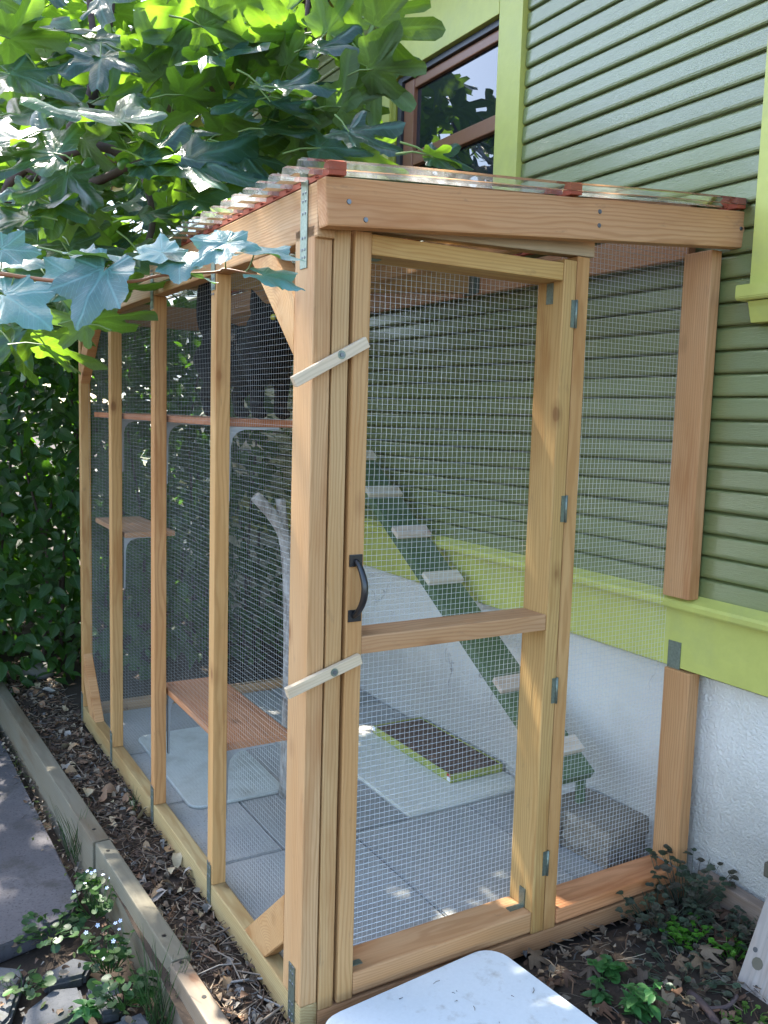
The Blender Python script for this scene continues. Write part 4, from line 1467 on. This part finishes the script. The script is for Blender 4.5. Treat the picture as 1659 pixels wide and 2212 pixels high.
def weed(name, label, loc, n, h, spread, size, cols, kind='round', group=None, flowers=0):
    root = empty(name, loc, label, 'weed' if name != 'grass_tuft' else 'grass', group)
    st, lf = Piles(), Piles()
    L0 = Vector(loc)
    tops = []
    for i in range(n):
        a = rpick(0, 6.28); rr = spread * math.sqrt(random.random()); hh = h * rpick(.45, 1.1)
        tip = L0 + Vector((math.cos(a) * rr, math.sin(a) * rr, hh))
        base = L0 + Vector((math.cos(a) * rr * .35, math.sin(a) * rr * .35, 0))
        c = random.choice(cols); k = rpick(.75, 1.25); c = tuple(q * k for q in c)
        V, Fc = tube_data([base, base.lerp(tip, .55) + rv(.004), tip], [.0012, .0010, .0007], 4, False)
        st.add([tuple(v) for v in V], [t for q in Fc for t in ((q[0], q[1], q[2]), (q[0], q[2], q[3]))], tuple(min(1, q * 1.3) for q in c))
        out = Vector((math.cos(a), math.sin(a), 0))
        if kind == 'round':
            V, Fc = round_leaf_data(size * rpick(.6, 1.15))
            m = np.array(frame(tip, out + rv(.3), UP + rv(.35), 1)); lf.add(V @ m[:3, :3].T + m[:3, 3], Fc, c)
        elif kind == 'clover':
            s = size * rpick(.7, 1.1)
            for k in range(3):
                b = a + k * 2.094
                V, Fc = round_leaf_data(s * .6)
                m = np.array(frame(tip, Vector((math.cos(b), math.sin(b), -.15)), UP + rv(.2), 1)); lf.add(V @ m[:3, :3].T + m[:3, 3], Fc, c)
        elif kind == 'pairs':
            for t in (.35, .6, .82, 1.0):
                q = base.lerp(tip, t); s = size * (1.15 - .5 * t)
                for sg in (0, 3.14):
                    b = a + sg + t * 5
                    V, A, Fc = OV[random.randrange(5)]
                    m = np.array(frame(q, Vector((math.cos(b), math.sin(b), .15)), UP + rv(.2), s)); lf.add(V @ m[:3, :3].T + m[:3, 3], Fc, c)
        tops.append(tip)
    st.obj('stem', M_WEED, root, 'stuff'); lf.obj('foliage', M_WEED, root, 'stuff', True)
    for i in range(flowers):
        a = rpick(0, 6.28); rr = spread * 1.1 * math.sqrt(random.random())
        c = L0 + Vector((math.cos(a) * rr, math.sin(a) * rr, h * rpick(.9, 1.5)))
        Mx = frame(c, rv(1), UP - CF * .6 + rv(.3), rpick(.0045, .0062))
        V, Fc = [(0, 0, 0)], []
        for k in range(5):
            b = k * 1.2566
            for db, r in ((-.45, .75), (0, 1.05), (.45, .75)):
                V.append((r * math.cos(b + db), r * math.sin(b + db), .1))
            i0 = 1 + 3 * k; Fc += [(0, i0, i0 + 1), (0, i0 + 1, i0 + 2)]
        pyd('flower', V, Fc, M_PETAL, root, Mx)
        q = min(tops, key=lambda s: (s - c).length)
        tube('flower_stalk', root, [q, q.lerp(c, .6) + rv(.003), c], .0005, M_GREENSTEM, 4)
    return root


GR = [(.032, .085, .018), (.042, .105, .022), (.026, .066, .022)]
BRI = [(.075, .22, .018), (.06, .17, .02)]
DRK = [(.060, .075, .050), (.078, .072, .052), (.050, .078, .046)]
weed('flowering_weed', 'leafy weed with tiny white flowers before the nearest edging joint', (-.240, .80, -.085), 46, .085, .065, .018, GR, flowers=9)
weed('flowering_weed', 'leafy weed with tiny white flowers nearest the photo bottom', (-.262, .56, -.10), 44, .075, .065, .019, GR, flowers=8)
weed('creeping_weed', 'low green weed spreading along the concrete slab end', (-.36, .785, -.10), 60, .025, .09, .016, GR)
weed('creeping_weed', 'low round-leaved weed between the flagstones at the left edge', (-.465, .57, -.10), 20, .025, .06, .018, GR)
weed('creeping_weed', 'low weed hugging the edging below the flowering weeds', (-.265, .42, -.10), 48, .05, .07, .018, GR)
weed('creeping_weed', 'small weed at the path edge above the flowering weeds', (-.228, .95, -.085), 22, .04, .04, .015, GR)
weed('seedling', 'single seedling with narrow spread leaves on the flagstones', (-.352, .41, -.095), 2, .03, .012, .045, [(.05, .16, .04)], 'pairs')
weed('oxalis_clump', 'dark grey green clover-leaved clump against the lower wall post', (1.12, -.055, .012), 80, .125, .12, .021, DRK, 'clover')
weed('oxalis_clump', 'dark clover-leaved clump along the sole plate at the right', (.99, -.08, .012), 60, .065, .12, .019, DRK, 'clover')
weed('oxalis_clump', 'dark clover-leaved clump in front of the base board', (1.09, -.20, .012), 60, .06, .11, .019, DRK, 'clover')
weed('oxalis_clump', 'scattered dark clover leaves between tub and leaning board', (.86, -.27, .012), 50, .038, .14, .019, DRK, 'clover')
weed('bright_weed', 'bright green feathery weed before the dark clover clumps', (.985, -.175, .012), 60, .045, .065, .014, BRI, 'clover')
weed('bright_weed', 'bright green weed patch beside the leaning board', (1.03, -.275, .012), 34, .035, .05, .014, BRI, 'clover')
weed('bright_weed', 'pale green moss-like weed at the foot of the leaning board', (.87, -.44, .012), 30, .022, .06, .013, [(.10, .19, .03)], 'clover')
weed('green_clover', 'mid green clover plant close to the white tub corner', (.69, -.19, .012), 18, .05, .045, .030, [(.05, .15, .035)], 'clover')
weed('young_herb', 'young herb with paired oval leaves at the bottom by the tub', (.675, -.315, .012), 5, .085, .04, .046, [(.05, .15, .04)], 'pairs')
weed('young_herb', 'young herb with paired leaves between tub and clover plant', (.622, -.235, .012), 3, .06, .025, .036, [(.05, .14, .04)], 'pairs')
for loc, lab, h, n in (((-.232, 1.13, -.085), 'wispy grass tuft beside the edging further up the path', .17, 26), ((-.215, .30, -.10), 'wispy grass tuft beside the edging at the photo bottom', .20, 46), ((-.03, 1.19, .0), 'few grass blades growing in the mulch by a stud', .09, 8)):
    root = empty('grass_tuft', loc, lab, 'grass')
    p_ = Piles()
    for i in range(n):
        a = rpick(0, 6.28); b = Vector(loc) + Vector((rpick(-.02, .02), rpick(-.04, .04), 0)); ln = h * rpick(.5, 1.15)
        tip = b + Vector((math.cos(a) * ln * .35, math.sin(a) * ln * .35, ln)); mid = b.lerp(tip, .55) + UP * .015
        V, Fc = tube_data([b, mid, tip], [.0011, .0009, .0003], 3, False)
        p_.add([tuple(v) for v in V], [t for q in Fc for t in ((q[0], q[1], q[2]), (q[0], q[2], q[3]))], random.choice([(.04, .11, .03), (.055, .12, .035), (.05, .08, .03)]))
    p_.obj('blades', M_WEED, root, 'stuff')
fb = empty('fallen_branch', (.80, -.40, .02), 'short thick forked dead branch on the litter by the leaning board', 'branch')
tube('limb', fb, smooth_path([(.815, -.330, .030), (.805, -.38, .032), (.775, -.46, .024), (.755, -.50, .02)], 3), [.010, .010, .0095, .009, .009, .0085, .008, .0075, .007, .006], M_BARK, 8)
tube('twig', fb, smooth_path([(.80, -.385, .034), (.845, -.405, .034), (.885, -.40, .045)], 3), .005, M_BARK, 7)
